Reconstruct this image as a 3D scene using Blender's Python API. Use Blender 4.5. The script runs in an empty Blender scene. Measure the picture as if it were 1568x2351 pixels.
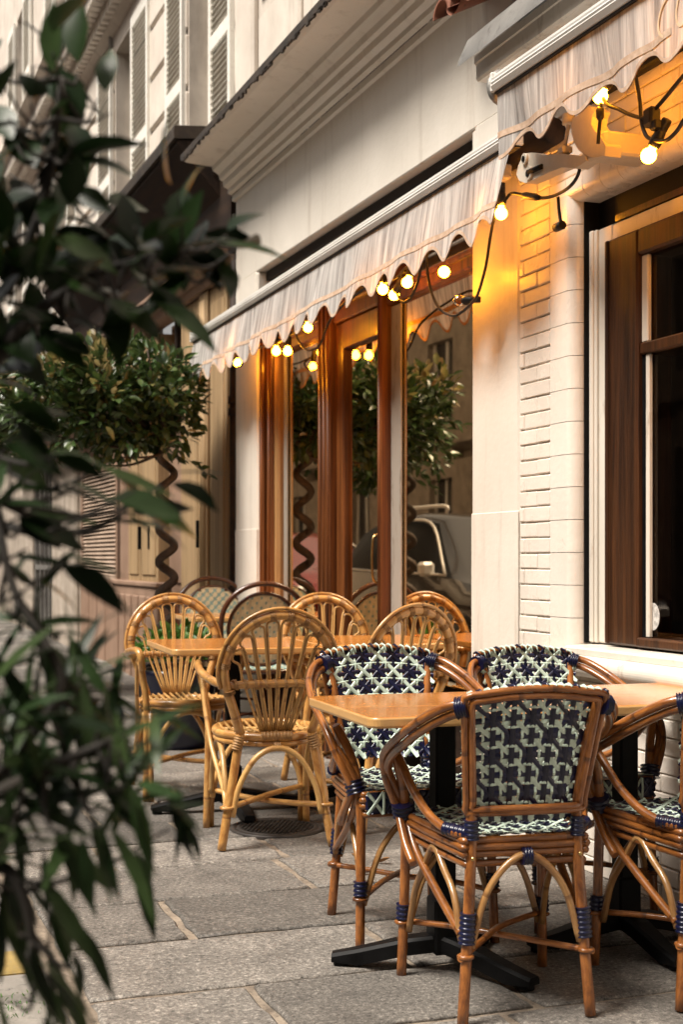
import bpy, math, random
from mathutils import Vector, Matrix, noise as mnoise
R = math.radians
scene = bpy.context.scene
COL = scene.collection
rnd = random.Random(7)

# ---------------------------------------------------------------- camera
CAM_H = 1.14
YAW = math.atan(1199 / 3264.6)
cam = bpy.data.cameras.new("camera")
cam.sensor_fit = 'VERTICAL'; cam.sensor_height = 36; cam.sensor_width = 24
cam.lens = 50.0; cam.shift_y = 107 / 2350
cam.clip_start = 0.05; cam.clip_end = 400
cam.dof.use_dof = True; cam.dof.focus_distance = 4.3; cam.dof.aperture_fstop = 4.6
cam.dof.aperture_blades = 9
co = bpy.data.objects.new("camera", cam); COL.objects.link(co)
co.location = (0, 0, CAM_H); co.rotation_euler = (R(90), 0, -YAW)
scene.camera = co

# ---------------------------------------------------------------- world, sun, exposure
SUN_EL, SUN_AZ = 58.0, 262.0          # azimuth the light comes from, clockwise from +Y
world = bpy.data.worlds.new("World"); scene.world = world; world.use_nodes = True
wn = world.node_tree.nodes; wl = world.node_tree.links
sky = wn.new('ShaderNodeTexSky'); sky.sky_type = 'NISHITA'; sky.sun_disc = False
sky.sun_elevation = R(SUN_EL); sky.sun_rotation = R(SUN_AZ)
sky.air_density = 1.0; sky.dust_density = 5.0; sky.ozone_density = 0.6
hs = wn.new('ShaderNodeHueSaturation'); hs.inputs['Saturation'].default_value = 0.12   # overcast: a nearly white sky
tint = wn.new('ShaderNodeMix'); tint.data_type = 'RGBA'; tint.blend_type = 'MULTIPLY'
tint.inputs[0].default_value = 1.0; tint.inputs[7].default_value = (1.0, 0.95, 0.89, 1)
wl.new(sky.outputs[0], hs.inputs['Color']); wl.new(hs.outputs[0], tint.inputs[6])
bg = wn['Background']; bg.inputs[1].default_value = 0.065
wl.new(tint.outputs[2], bg.inputs[0])
sun = bpy.data.lights.new("sun", 'SUN'); sun.energy = 3.2; sun.angle = R(20); sun.color = (1.0, 0.92, 0.82)
so = bpy.data.objects.new("sun", sun); COL.objects.link(so)
_az, _el = R(SUN_AZ), R(SUN_EL)
_dir = Vector((math.sin(_az) * math.cos(_el), math.cos(_az) * math.cos(_el), math.sin(_el)))
so.rotation_euler = (-_dir).to_track_quat('-Z', 'Y').to_euler(); so.location = _dir * 30
scene.view_settings.view_transform = 'Standard'; scene.view_settings.look = 'None'
scene.view_settings.exposure = 1.0; scene.view_settings.gamma = 1.0
scene.render.engine = 'CYCLES'
scene.cycles.max_bounces = 6; scene.cycles.diffuse_bounces = 3; scene.cycles.transparent_max_bounces = 12
scene.cycles.use_denoising = True

# ---------------------------------------------------------------- helpers
_S, _C = math.sin(YAW), math.cos(YAW)
def at_d(vx, vy, d):                       # a sight line at depth d
    r = (vx - 784) / 3264.6 * d
    return Vector((d * _S + r * _C, d * _C - r * _S, CAM_H - (vy - 1282) / 3264.6 * d))
def at_x(vx, vy, X):                       # a sight line meeting the plane x = X
    t = (vx - 784) / 3264.6
    return at_d(vx, vy, X / (_S + t * _C))
def gz(y): return 0.012 * (y - 3.6)        # the street climbs gently

def spline(pts, n=6, closed=False):
    P = [Vector(p) for p in pts]; out = []; m = len(P)
    rng = range(m if closed else m - 1)
    for i in rng:
        p1, p2 = P[i], P[(i + 1) % m]
        p0 = P[i - 1] if (closed or i > 0) else p1 * 2 - p2
        p3 = P[(i + 2) % m] if (closed or i + 2 < m) else p2 * 2 - p1
        for k in range(n):
            t = k / n
            out.append(0.5 * ((2 * p1) + (p2 - p0) * t + (2 * p0 - 5 * p1 + 4 * p2 - p3) * t * t + (3 * p1 - p0 - 3 * p2 + p3) * t ** 3))
    if not closed: out.append(P[-1])
    return out

class MB:
    def __init__(s): s.v = []; s.f = []; s.mi = []; s.sm = []; s.uv = {}
    def face(s, idx, mi=0, sm=False, uv=None):
        if uv: s.uv[len(s.f)] = uv
        s.f.append(tuple(idx)); s.mi.append(mi); s.sm.append(sm)
    def add(s, vs):
        b = len(s.v); s.v += [Vector(v) for v in vs]; return b
    def quad(s, a, b, c, d, mi=0, sm=False):
        k = s.add([a, b, c, d]); s.face((k, k + 1, k + 2, k + 3), mi, sm, [(0, 0), (1, 0), (1, 1), (0, 1)])
    def box(s, x0, x1, y0, y1, z0, z1, mi=0, M=None, bev=0.0):
        if bev > 0:
            b = min(bev, abs(x1 - x0) * .45, abs(y1 - y0) * .45, abs(z1 - z0) * .45)
            X, Y, Z = (x0, x1), (y0, y1), (z0, z1); vs = {}; lst = []
            for i in (0, 1):
                for j in (0, 1):
                    for k in (0, 1):
                        sx, sy, sz = (1 - 2 * i) * b, (1 - 2 * j) * b, (1 - 2 * k) * b
                        for a, p in enumerate(((X[i], Y[j] + sy, Z[k] + sz), (X[i] + sx, Y[j], Z[k] + sz), (X[i] + sx, Y[j] + sy, Z[k]))):
                            vs[(i, j, k, a)] = len(lst); lst.append(Vector(p))
            if M: lst = [M @ p for p in lst]
            o = s.add(lst); g = lambda i, j, k, a: o + vs[(i, j, k, a)]
            for i in (0, 1):
                q = [g(i, 0, 0, 0), g(i, 1, 0, 0), g(i, 1, 1, 0), g(i, 0, 1, 0)]; s.face(q if i else q[::-1], mi)
                q = [g(0, i, 0, 1), g(0, i, 1, 1), g(1, i, 1, 1), g(1, i, 0, 1)]; s.face(q if i else q[::-1], mi)
                q = [g(0, 0, i, 2), g(1, 0, i, 2), g(1, 1, i, 2), g(0, 1, i, 2)]; s.face(q if i else q[::-1], mi)
            for i in (0, 1):
                for j in (0, 1):
                    p = (i + j) % 2
                    q = [g(i, j, 0, 0), g(i, j, 0, 1), g(i, j, 1, 1), g(i, j, 1, 0)]; s.face(q[::-1] if p else q, mi)
                    q = [g(i, 0, j, 0), g(i, 0, j, 2), g(i, 1, j, 2), g(i, 1, j, 0)]; s.face(q if p else q[::-1], mi)
                    q = [g(0, i, j, 1), g(0, i, j, 2), g(1, i, j, 2), g(1, i, j, 1)]; s.face(q[::-1] if p else q, mi)
                    for k in (0, 1):
                        q = [g(i, j, k, 0), g(i, j, k, 1), g(i, j, k, 2)]; s.face(q if (i + j + k) % 2 else q[::-1], mi)
            return
        P = [(x0, y0, z0), (x1, y0, z0), (x1, y1, z0), (x0, y1, z0), (x0, y0, z1), (x1, y0, z1), (x1, y1, z1), (x0, y1, z1)]
        P = [Vector(p) for p in P]
        if M: P = [M @ p for p in P]
        b = s.add(P)
        for q in ((0, 3, 2, 1), (4, 5, 6, 7), (0, 1, 5, 4), (1, 2, 6, 5), (2, 3, 7, 6), (3, 0, 4, 7)):
            s.face([b + i for i in q], mi)
    def tube(s, pts, r, n=8, mi=0, closed=False, cap=True, flat=1.0, up=None):
        P = [Vector(p) for p in pts]; m = len(P)
        rs = r if isinstance(r, (list, tuple)) else [r] * m
        T = []
        for i in range(m):
            a = P[i - 1] if (i > 0 or closed) else P[i]
            b = P[(i + 1) % m] if (i + 1 < m or closed) else P[i]
            t = b - a; T.append(t.normalized() if t.length > 1e-9 else Vector((0, 0, 1)))
        u = Vector(up) if up else (Vector((0, 0, 1)) if abs(T[0].z) < .9 else Vector((1, 0, 0)))
        u = (u - T[0] * u.dot(T[0])).normalized()
        base = len(s.v); L = 0; Ls = []
        for i in range(m):
            if i: L += (P[i] - P[i - 1]).length
            Ls.append(L)
            u = (u - T[i] * u.dot(T[i]))
            u = u.normalized() if u.length > 1e-6 else T[i].orthogonal().normalized()
            w = T[i].cross(u)
            for k in range(n):
                a = 2 * math.pi * k / n
                s.v.append(P[i] + (u * math.cos(a) * flat + w * math.sin(a)) * rs[i])
        for i in range(m if closed else m - 1):
            j = (i + 1) % m
            l1 = Ls[j] if j else L + .05
            for k in range(n):
                k2 = (k + 1) % n
                s.face((base + i * n + k, base + i * n + k2, base + j * n + k2, base + j * n + k), mi, True,
                       [(k / n, Ls[i]), ((k + 1) / n, Ls[i]), ((k + 1) / n, l1), (k / n, l1)])
        if cap and not closed:
            s.face([base + k for k in range(n)][::-1], mi, False, [(.5, Ls[0])] * n)
            s.face([base + (m - 1) * n + k for k in range(n)], mi, False, [(.5, Ls[-1])] * n)
    def lathe(s, prof, n=24, c=(0, 0, 0), mi=0, M=None):
        b = len(s.v); c = Vector(c)
        for (r, z) in prof:
            for k in range(n):
                a = 2 * math.pi * k / n; p = Vector((r * math.cos(a), r * math.sin(a), z))
                s.v.append((M @ p if M else p) + c)
        for i in range(len(prof) - 1):
            for k in range(n):
                k2 = (k + 1) % n
                s.face((b + i * n + k, b + i * n + k2, b + (i + 1) * n + k2, b + (i + 1) * n + k), mi, True)
    def ball(s, c, r, n=12, mi=0, sq=(1, 1, 1)):
        m = n // 2 + 1; b = len(s.v); c = Vector(c)
        for i in range(m):
            th = math.pi * i / (m - 1)
            for k in range(n):
                a = 2 * math.pi * k / n
                s.v.append(c + Vector((r * sq[0] * math.sin(th) * math.cos(a), r * sq[1] * math.sin(th) * math.sin(a), r * sq[2] * math.cos(th))))
        for i in range(m - 1):
            for k in range(n):
                k2 = (k + 1) % n
                s.face((b + i * n + k2, b + i * n + k, b + (i + 1) * n + k, b + (i + 1) * n + k2), mi, True)
    def prism(s, prof, y0, y1, mi=0, cap=True, sm=False):      # profile of (x, z) run along y
        n = len(prof); b = s.add([(x, y0, z) for x, z in prof] + [(x, y1, z) for x, z in prof])
        for i in range(n):
            j = (i + 1) % n
            s.face((b + i, b + j, b + n + j, b + n + i), mi, sm)
        if cap:
            s.face([b + i for i in range(n)][::-1], mi); s.face([b + n + i for i in range(n)], mi)
    def leaf(s, p, d, nrm, L, W, mi=0, curl=.2, fold=.25):
        p = Vector(p); d = Vector(d).normalized(); side = d.cross(Vector(nrm))
        if side.length < 1e-4: side = d.orthogonal()
        side.normalize(); up = side.cross(d)
        prof = ((0, .06), (.2, .72), (.45, 1), (.72, .72), (1, .02))
        b = len(s.v)
        for t, w in prof:
            c = p + d * (L * t) - up * (curl * L * t * t)
            s.v += [c + side * (W * .5 * w) + up * (fold * W * .5 * w), c, c - side * (W * .5 * w) + up * (fold * W * .5 * w)]
        for i in range(4):
            k = b + 3 * i
            s.face((k, k + 1, k + 4, k + 3), mi, True); s.face((k + 1, k + 2, k + 5, k + 4), mi, True)
    def build(s, name, mats, parent=None, loc=None, base=False):
        """world-space or parent-space vertices; base=True puts the origin at the foot of the mesh"""
        off = Vector(loc) if loc else Vector((0, 0, 0))
        if base and s.v:
            xs = [v.x for v in s.v]; ys = [v.y for v in s.v]; zs = [v.z for v in s.v]
            off = Vector(((min(xs) + max(xs)) / 2, (min(ys) + max(ys)) / 2, min(zs)))
        a = parent
        while a is not None:
            if a.get('_w'): off = Vector(a.location)
            a = a.parent
        me = bpy.data.meshes.new(name)
        me.from_pydata([v - off for v in s.v], [], s.f)
        if not isinstance(mats, (list, tuple)): mats = [mats]
        for m in mats: me.materials.append(m)
        me.polygons.foreach_set('material_index', s.mi)
        me.polygons.foreach_set('use_smooth', s.sm)
        if s.uv:
            lay = me.uv_layers.new(name='UVMap')
            for fi, uvs in s.uv.items():
                st = me.polygons[fi].loop_start
                for k, c in enumerate(uvs): lay.data[st + k].uv = c
        me.update()
        o = bpy.data.objects.new(name, me); COL.objects.link(o)
        if parent is not None:
            o.parent = parent
        else:
            o.location = off
        return o

def tag(o, label=None, cat=None, group=None, kind=None):
    if label: o['label'] = label
    if cat: o['category'] = cat
    if group: o['group'] = group
    if kind: o['kind'] = kind
    return o
def thing(name, label, cat, loc=(0, 0, 0), rz=0.0, group=None, world=False):
    o = bpy.data.objects.new(name, None); COL.objects.link(o); o.empty_display_size = .1
    o.location = loc; o.rotation_euler = (0, 0, rz)
    if world: o['_w'] = 1
    return tag(o, label, cat, group)
def copy_tree(o, parent=None):
    c = o.copy(); COL.objects.link(c)
    if parent: c.parent = parent
    for ch in o.children: copy_tree(ch, c)
    return c

# ---------------------------------------------------------------- materials
def newmat(name):
    m = bpy.data.materials.new(name); m.use_nodes = True
    nt = m.node_tree; return m, nt, nt.nodes['Principled BSDF']
def coords(nt, kind, scale=(1, 1, 1)):
    tc = nt.nodes.new('ShaderNodeTexCoord'); mp = nt.nodes.new('ShaderNodeMapping')
    mp.inputs['Scale'].default_value = scale
    nt.links.new(tc.outputs[kind], mp.inputs[0]); return mp.outputs[0]
def noise(nt, vec, scale, detail=4, rough=.6, dist=0):
    n = nt.nodes.new('ShaderNodeTexNoise'); n.inputs['Scale'].default_value = scale
    n.inputs['Detail'].default_value = detail; n.inputs['Roughness'].default_value = rough
    n.inputs['Distortion'].default_value = dist
    nt.links.new(vec, n.inputs['Vector']); return n.outputs['Fac']
def ramp(nt, fac, stops):
    r = nt.nodes.new('ShaderNodeValToRGB'); e = r.color_ramp.elements
    while len(e) < len(stops): e.new(.5)
    for i, (p, c) in enumerate(stops):
        e[i].position = p; e[i].color = (c[0], c[1], c[2], 1) if not isinstance(c, float) else (c, c, c, 1)
    nt.links.new(fac, r.inputs[0]); return r.outputs[0]
def mix(nt, fac, a, b, mode='MIX'):
    m = nt.nodes.new('ShaderNodeMix'); m.data_type = 'RGBA'; m.blend_type = mode
    for s, v in ((0, fac), (6, a), (7, b)):
        if isinstance(v, (int, float)): m.inputs[s].default_value = v
        elif isinstance(v, (tuple, list)): m.inputs[s].default_value = (*v[:3], 1)
        else: nt.links.new(v, m.inputs[s])
    return m.outputs[2]
def bump(nt, b, h, strength=.3, dist=.01):
    n = nt.nodes.new('ShaderNodeBump'); n.inputs['Strength'].default_value = strength; n.inputs['Distance'].default_value = dist
    nt.links.new(h, n.inputs['Height']); nt.links.new(n.outputs[0], b.inputs['Normal'])
def island(nt):
    g = nt.nodes.new('ShaderNodeNewGeometry'); return g.outputs['Random Per Island']
def rough_var(nt, b, fac, lo, hi):
    m = nt.nodes.new('ShaderNodeMapRange'); m.inputs[3].default_value = lo; m.inputs[4].default_value = hi
    nt.links.new(fac, m.inputs[0]); nt.links.new(m.outputs[0], b.inputs['Roughness'])

def surf(name, c1, c2, scale=4, stretch=(1, 1, 1), rough=.6, bumps=.2, bscale=60, bdist=.003, c3=None, isl=0.0, kind='Object', spec=.5, coat=0, metal=0, detail=6, lo=.35, hi=.65, streak=None):
    m, nt, b = newmat(name)
    v = coords(nt, kind, stretch)
    f = noise(nt, v, scale, detail, .65, .3)
    col = ramp(nt, f, [(lo, c1), (hi, c2)])
    if c3:
        f3 = noise(nt, v, scale * 6.3, 5, .7)
        col = mix(nt, ramp(nt, f3, [(.56, 0.0), (.70, 1.0)]), col, c3)
    if isl:
        k = ramp(nt, island(nt), [(0, 1 - isl), (1, 1 + isl * .5)])
        col = mix(nt, 1.0, col, k, 'MULTIPLY')
    if streak:                                     # dirt and run marks
        vs = coords(nt, kind, streak[1]); fs = noise(nt, vs, streak[2], 5, .7)
        col = mix(nt, ramp(nt, fs, [(streak[3], 0.0), (streak[4], 1.0)]), col, streak[0])
    nt.links.new(col, b.inputs['Base Color'])
    rough_var(nt, b, f, rough - .08, rough + .1)
    b.inputs['Specular IOR Level'].default_value = spec; b.inputs['Metallic'].default_value = metal
    if coat: b.inputs['Coat Weight'].default_value = coat; b.inputs['Coat Roughness'].default_value = .12
    if bumps:
        fb = noise(nt, v, bscale, 4, .6); bump(nt, b, fb, bumps, bdist)
    return m

def cane_mat(name, cA, cB, cnode, rough=.33, coat=.5, per=.16):
    m, nt, b = newmat(name)
    v = coords(nt, 'UV', (2.0, 7.0, 1)); f = noise(nt, v, 1.6, 5, .7, .4)
    vs = coords(nt, 'UV', (14, 1.6, 1)); fs = noise(nt, vs, 2.5, 3, .6)
    col = ramp(nt, f, [(.32, cB), (.62, cA)])
    col = mix(nt, ramp(nt, fs, [(.35, 0.0), (.8, .55)]), col, cB)
    uvn = nt.nodes.new('ShaderNodeTexCoord'); sx = nt.nodes.new('ShaderNodeSeparateXYZ'); nt.links.new(uvn.outputs['UV'], sx.inputs[0])
    md = nt.nodes.new('ShaderNodeMath'); md.operation = 'MULTIPLY'; md.inputs[1].default_value = 1 / per; nt.links.new(sx.outputs[1], md.inputs[0])
    ad = nt.nodes.new('ShaderNodeMath'); ad.operation = 'ADD'; nt.links.new(md.outputs[0], ad.inputs[0]); nt.links.new(island(nt), ad.inputs[1])
    fr = nt.nodes.new('ShaderNodeMath'); fr.operation = 'FRACT'; nt.links.new(ad.outputs[0], fr.inputs[0])
    ring = ramp(nt, fr.outputs[0], [(0, .75), (.02, .7), (.05, 0.0)])
    col = mix(nt, ring, col, cnode)
    k = ramp(nt, island(nt), [(0, .78), (1, 1.15)]); col = mix(nt, 1.0, col, k, 'MULTIPLY')
    nt.links.new(col, b.inputs['Base Color']); rough_var(nt, b, f, rough + .1, rough - .08)
    b.inputs['Coat Weight'].default_value = coat; b.inputs['Coat Roughness'].default_value = .15
    bump(nt, b, ring, .25, .002)
    return m
def plain(name, c, rough=.5, spec=.5, metal=0, coat=0, isl=0):
    m, nt, b = newmat(name)
    v = coords(nt, 'Object'); f = noise(nt, v, 35, 4, .6)
    col = ramp(nt, f, [(.3, tuple(x * .82 for x in c)), (.7, tuple(min(1, x * 1.12) for x in c))])
    if isl: col = mix(nt, 1.0, col, ramp(nt, island(nt), [(0, 1 - isl), (1, 1 + isl)]), 'MULTIPLY')
    nt.links.new(col, b.inputs['Base Color']); rough_var(nt, b, f, rough - .05, rough + .08)
    b.inputs['Specular IOR Level'].default_value = spec; b.inputs['Metallic'].default_value = metal
    if coat: b.inputs['Coat Weight'].default_value = coat; b.inputs['Coat Roughness'].default_value = .1
    return m
def leaf_mat(name, cols, rough=.35, trans=.25, spec=.5):
    m, nt, b = newmat(name)
    col = ramp(nt, island(nt), [(i / max(1, len(cols) - 1), c) for i, c in enumerate(cols)])
    v = coords(nt, 'Object'); f = noise(nt, v, 40, 3)
    col = mix(nt, 1.0, col, ramp(nt, f, [(.3, .75), (.7, 1.15)]), 'MULTIPLY')
    nt.links.new(col, b.inputs['Base Color']); b.inputs['Roughness'].default_value = rough; b.inputs['Specular IOR Level'].default_value = spec
    tr = nt.nodes.new('ShaderNodeBsdfTranslucent'); nt.links.new(col, tr.inputs[0])
    ms = nt.nodes.new('ShaderNodeMixShader'); ms.inputs[0].default_value = trans
    nt.links.new(b.outputs[0], ms.inputs[1]); nt.links.new(tr.outputs[0], ms.inputs[2])
    nt.links.new(ms.outputs[0], nt.nodes['Material Output'].inputs[0]); return m
def glass_mat(name, ior=1.75, tintc=(.75, .72, .66), gl=(.92, .78, .60)):
    m, nt, b = newmat(name); nt.nodes.remove(b)
    g = nt.nodes.new('ShaderNodeBsdfGlossy'); g.inputs['Roughness'].default_value = .012; g.inputs[0].default_value = (*gl, 1)
    t = nt.nodes.new('ShaderNodeBsdfTransparent'); t.inputs[0].default_value = (*tintc, 1)
    fr = nt.nodes.new('ShaderNodeFresnel'); fr.inputs[0].default_value = ior
    v = coords(nt, 'Object'); n = noise(nt, v, 1.3, 2); bp = nt.nodes.new('ShaderNodeBump')
    bp.inputs['Strength'].default_value = .05; bp.inputs['Distance'].default_value = .01; nt.links.new(n, bp.inputs['Height'])
    nt.links.new(bp.outputs[0], g.inputs['Normal'])
    ms = nt.nodes.new('ShaderNodeMixShader'); nt.links.new(fr.outputs[0], ms.inputs[0])
    nt.links.new(t.outputs[0], ms.inputs[1]); nt.links.new(g.outputs[0], ms.inputs[2])
    nt.links.new(ms.outputs[0], nt.nodes['Material Output'].inputs[0]); return m
def emit(name, c, st):
    m, nt, b = newmat(name)
    b.inputs['Base Color'].default_value = (*c, 1); b.inputs['Emission Color'].default_value = (*c, 1); b.inputs['Emission Strength'].default_value = st
    return m

M = {}
def granite():
    m, nt, b = newmat('granite_paving')
    v = coords(nt, 'Object'); f = noise(nt, v, 5, 6, .7, .4)
    col = ramp(nt, f, [(.32, (.108, .098, .087)), (.66, (.190, .172, .151))])
    sp = noise(nt, v, 78, 3, .8); s2 = noise(nt, v, 230, 2, .6)
    col = mix(nt, 1.0, col, ramp(nt, sp, [(.32, .22), (.43, .80), (.55, 1.05), (.66, 2.0)]), 'MULTIPLY')
    col = mix(nt, 1.0, col, ramp(nt, s2, [(.3, .7), (.7, 1.3)]), 'MULTIPLY')
    col = mix(nt, 1.0, col, ramp(nt, island(nt), [(0, .52), (.5, .95), (1, 1.45)]), 'MULTIPLY')
    st = noise(nt, v, 1.5, 6, .75, .6); col = mix(nt, ramp(nt, st, [(.52, 0.0), (.75, .55)]), col, (.040, .034, .029))
    st2 = noise(nt, v, 2.3, 7, .8, 1.0); col = mix(nt, ramp(nt, st2, [(.60, 0.0), (.78, .45)]), col, (.25, .22, .18))
    nt.links.new(col, b.inputs['Base Color']); rough_var(nt, b, f, .62, .85)
    bump(nt, b, sp, .9, .004); return m
M['slab'] = granite()
M['mortar'] = surf('mortar', (.13, .102, .076), (.30, .245, .187), 12, rough=.95, bumps=1.0, bscale=90, c3=(.022, .017, .013))
M['kerb'] = surf('kerb_stone', (.16, .15, .13), (.30, .28, .25), 5, rough=.85, bumps=.8, bscale=110, isl=.15, c3=(.09, .085, .08))
M['road'] = surf('asphalt', (.045, .043, .042), (.08, .077, .072), 3, rough=.9, bumps=.7, bscale=220)
M['yellow'] = surf('road_paint', (.24, .17, .05), (.36, .26, .09), 12, rough=.8, bumps=.3, bscale=120, c3=(.2, .17, .12))
M['paint'] = surf('cream_wall_paint', (.70, .645, .565), (.78, .725, .645), 1.6, rough=.34, bumps=.32, bscale=38, bdist=.004, spec=.5, streak=((.42, .35, .28), (4, 4, .35), 2.2, .55, .92))
M['tilepaint'] = surf('painted_brick', (.72, .655, .575), (.80, .735, .655), 3, rough=.27, bumps=.4, bscale=46, bdist=.004, isl=.07, spec=.55)
M['grout'] = surf('grout', (.40, .34, .28), (.55, .48, .41), 20, rough=.7, bumps=.2)
M['trimwhite'] = surf('white_joinery', (.62, .575, .50), (.74, .69, .61), 2.2, (1, 1, .3), rough=.4, bumps=.3, bscale=45, c3=(.46, .40, .33))
M['black'] = surf('black_iron', (.003, .003, .0033), (.008, .008, .0085), 12, rough=.5, bumps=.15, bscale=120, spec=.12)
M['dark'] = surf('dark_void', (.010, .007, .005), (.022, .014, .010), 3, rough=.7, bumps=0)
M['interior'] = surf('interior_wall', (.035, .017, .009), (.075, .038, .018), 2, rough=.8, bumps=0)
M['curtain'] = surf('red_curtain', (.06, .006, .005), (.12, .014, .009), 3, (1, 6, .3), rough=.8, bumps=0)
M['shopwood'] = surf('varnished_oak', (.035, .010, .003), (.27, .088, .020), 3.2, (9, 9, .26), rough=.40, bumps=.4, bscale=14, bdist=.004, coat=.25, spec=.35, c3=(.045, .014, .005), lo=.36, hi=.80)
M['shopwood_pale'] = surf('worn_oak', (.24, .115, .038), (.42, .24, .095), 3.2, (6, 6, .25), rough=.5, bumps=.4, bscale=14, bdist=.004, c3=(.14, .06, .02))
M['winwood'] = surf('dark_mahogany', (.016, .006, .0025), (.075, .028, .009), 4, (8, 8, .3), rough=.42, bumps=.4, bscale=26, bdist=.003, coat=.1, spec=.3, c3=(.04, .015, .006))
M['oldwood'] = surf('weathered_wood', (.24, .155, .075), (.42, .285, .15), 3, (8, 8, .18), rough=.7, bumps=.4, bscale=16, bdist=.004, c3=(.12, .08, .045))
M['brownpanel'] = surf('brown_panel', (.22, .135, .09), (.31, .20, .14), 2, rough=.6, bumps=.15, bscale=30, streak=((.12, .07, .05), (3, 3, .4), 3, .58, .8))
M['darkwood'] = surf('dark_stained_wood', (.012, .007, .005), (.036, .020, .012), 4, (4, .4, 4), rough=.65, bumps=.3, bscale=20, spec=.25)
M['stone'] = surf('limestone', (.53, .465, .40), (.68, .61, .53), 2.5, rough=.85, bumps=.4, bscale=50, streak=((.30, .25, .20), (2, 2, .4), 1.8, .56, .82))
M['stone2'] = surf('pale_stone', (.62, .55, .475), (.74, .67, .585), 2.5, rough=.85, bumps=.4, bscale=50, streak=((.36, .30, .24), (2, 2, .35), 2.0, .58, .82))
M['reflection_grey'] = surf('pane_reflection_grey', (.24, .215, .18), (.34, .31, .27), 2.2, (1, 1, .3), rough=.5, bumps=.3, bscale=45, c3=(.16, .13, .10))  # grey for the strips that paint reflections beside the panes
M['slat'] = surf('faded_slats', (.30, .215, .155), (.44, .33, .25), 4, rough=.7, bumps=.2, bscale=30)
M['stone_dark'] = surf('dark_limestone', (.30, .25, .20), (.44, .375, .31), 2.5, rough=.9, bumps=.4, bscale=50, streak=((.14, .11, .085), (2, 2, .35), 2.0, .5, .8))
M['stone_dim'] = surf('dimmed_stone', (.20, .16, .12), (.32, .265, .205), 2.5, rough=.9, bumps=.3, bscale=50)  # stone colour darkened so its reflection in the panes stays dim
M['shutter'] = surf('shutter_paint', (.82, .79, .72), (.88, .85, .78), 4, rough=.5, bumps=.2, bscale=40, c3=(.60, .54, .46))
M['zinc'] = surf('zinc_sheet', (.26, .25, .235), (.40, .385, .36), 2.5, (1, 1, 1), rough=.45, bumps=.5, bscale=7, bdist=.01, metal=.55, c3=(.16, .15, .14))
M['alu'] = surf('painted_aluminium', (.70, .675, .63), (.80, .775, .73), 3, rough=.3, bumps=.05, spec=.6)
M['terracotta'] = surf('terracotta', (.17, .062, .035), (.30, .115, .065), 6, rough=.8, bumps=.4, bscale=50, c3=(.10, .05, .035))
M['rust'] = surf('dark_edge', (.015, .011, .009), (.05, .035, .025), 8, rough=.85, bumps=.4)
M['cane'] = cane_mat('varnished_cane', (.44, .160, .034), (.105, .030, .008), (.060, .018, .007), .30, .45, .37)
M['cane_pale'] = cane_mat('pale_cane', (.50, .28, .10), (.24, .10, .030), (.15, .06, .02), .30, .5, .31)
M['rattan'] = cane_mat('natural_rattan', (.66, .375, .115), (.32, .130, .032), (.17, .065, .018), .30, .5, .29)
M['rattan_thin'] = cane_mat('rattan_core', (.70, .45, .165), (.44, .215, .062), (.26, .115, .036), .36, .3, .5)
M['binding'] = surf('cane_binding', (.24, .12, .04), (.40, .22, .08), 40, rough=.5, bumps=.5, bscale=160)
M['darkcane'] = cane_mat('dark_bentwood', (.115, .040, .017), (.05, .017, .009), (.03, .01, .006), .28, .6)
M['navy'] = plain('navy_weave', (.004, .006, .032), .28, .5, coat=.2, isl=.4)
M['mint'] = plain('mint_weave', (.60, .74, .63), .3, .5, coat=.2, isl=.12)
M['cream'] = plain('cream_weave', (.80, .72, .50), .4, .5, isl=.12)
M['aqua'] = plain('aqua_weave', (.28, .45, .44), .4, .5, isl=.15)
M['tabletop'] = surf('honey_table_top', (.48, .170, .028), (.66, .27, .054), 2.6, (1.2, 9, 1), rough=.24, bumps=.08, bscale=30, coat=.6, c3=(.50, .205, .045))
M['tableedge'] = surf('table_edge', (.50, .27, .09), (.64, .38, .15), 4, (1, 1, 6), rough=.35, bumps=.1, coat=.3)
M['brass'] = plain('brass', (.6, .42, .18), .3, metal=1)
M['plasticblk'] = plain('black_rubber', (.010, .009, .009), .45)
M['bracket'] = surf('cast_bracket', (.50, .44, .36), (.62, .56, .47), 6, rough=.4, bumps=.2, bscale=60)
M['twig'] = surf('dark_twig', (.010, .008, .006), (.024, .018, .012), 20, rough=.8, bumps=0)
M['trunk'] = surf('bark', (.042, .028, .020), (.10, .070, .050), 9, rough=.75, bumps=.7, bscale=45)
M['iron'] = surf('cast_iron', (.020, .016, .014), (.050, .042, .036), 10, rough=.55, bumps=.4, bscale=70, metal=.3)
M['pot'] = plain('blue_pot', (.005, .007, .026), .35, coat=.2)
M['soil'] = surf('soil', (.02, .014, .01), (.045, .03, .02), 20, rough=.95, bumps=.6)
M['leafT'] = leaf_mat('topiary_leaf', [(.020, .042, .012), (.045, .090, .022), (.065, .11, .030), (.026, .052, .016), (.10, .14, .045), (.07, .125, .035)], .32, .2)
M['leafNew'] = leaf_mat('new_leaf', [(.30, .25, .10), (.36, .27, .13), (.22, .22, .07), (.30, .17, .07)], .4, .35)
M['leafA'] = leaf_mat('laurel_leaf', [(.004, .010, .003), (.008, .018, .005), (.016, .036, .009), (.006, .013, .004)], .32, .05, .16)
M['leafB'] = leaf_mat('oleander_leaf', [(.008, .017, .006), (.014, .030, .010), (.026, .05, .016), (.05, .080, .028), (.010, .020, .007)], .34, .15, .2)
M['leafG'] = leaf_mat('bright_leaf', [(.05, .13, .02), (.10, .22, .04), (.03, .08, .015)], .4, .35)
M['dryleaf'] = leaf_mat('dry_leaf', [(.16, .07, .025), (.24, .12, .04)], .7, .1)
M['glass'] = glass_mat('shop_glass', 1.45, (.62, .57, .50), (.90, .72, .50))
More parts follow.
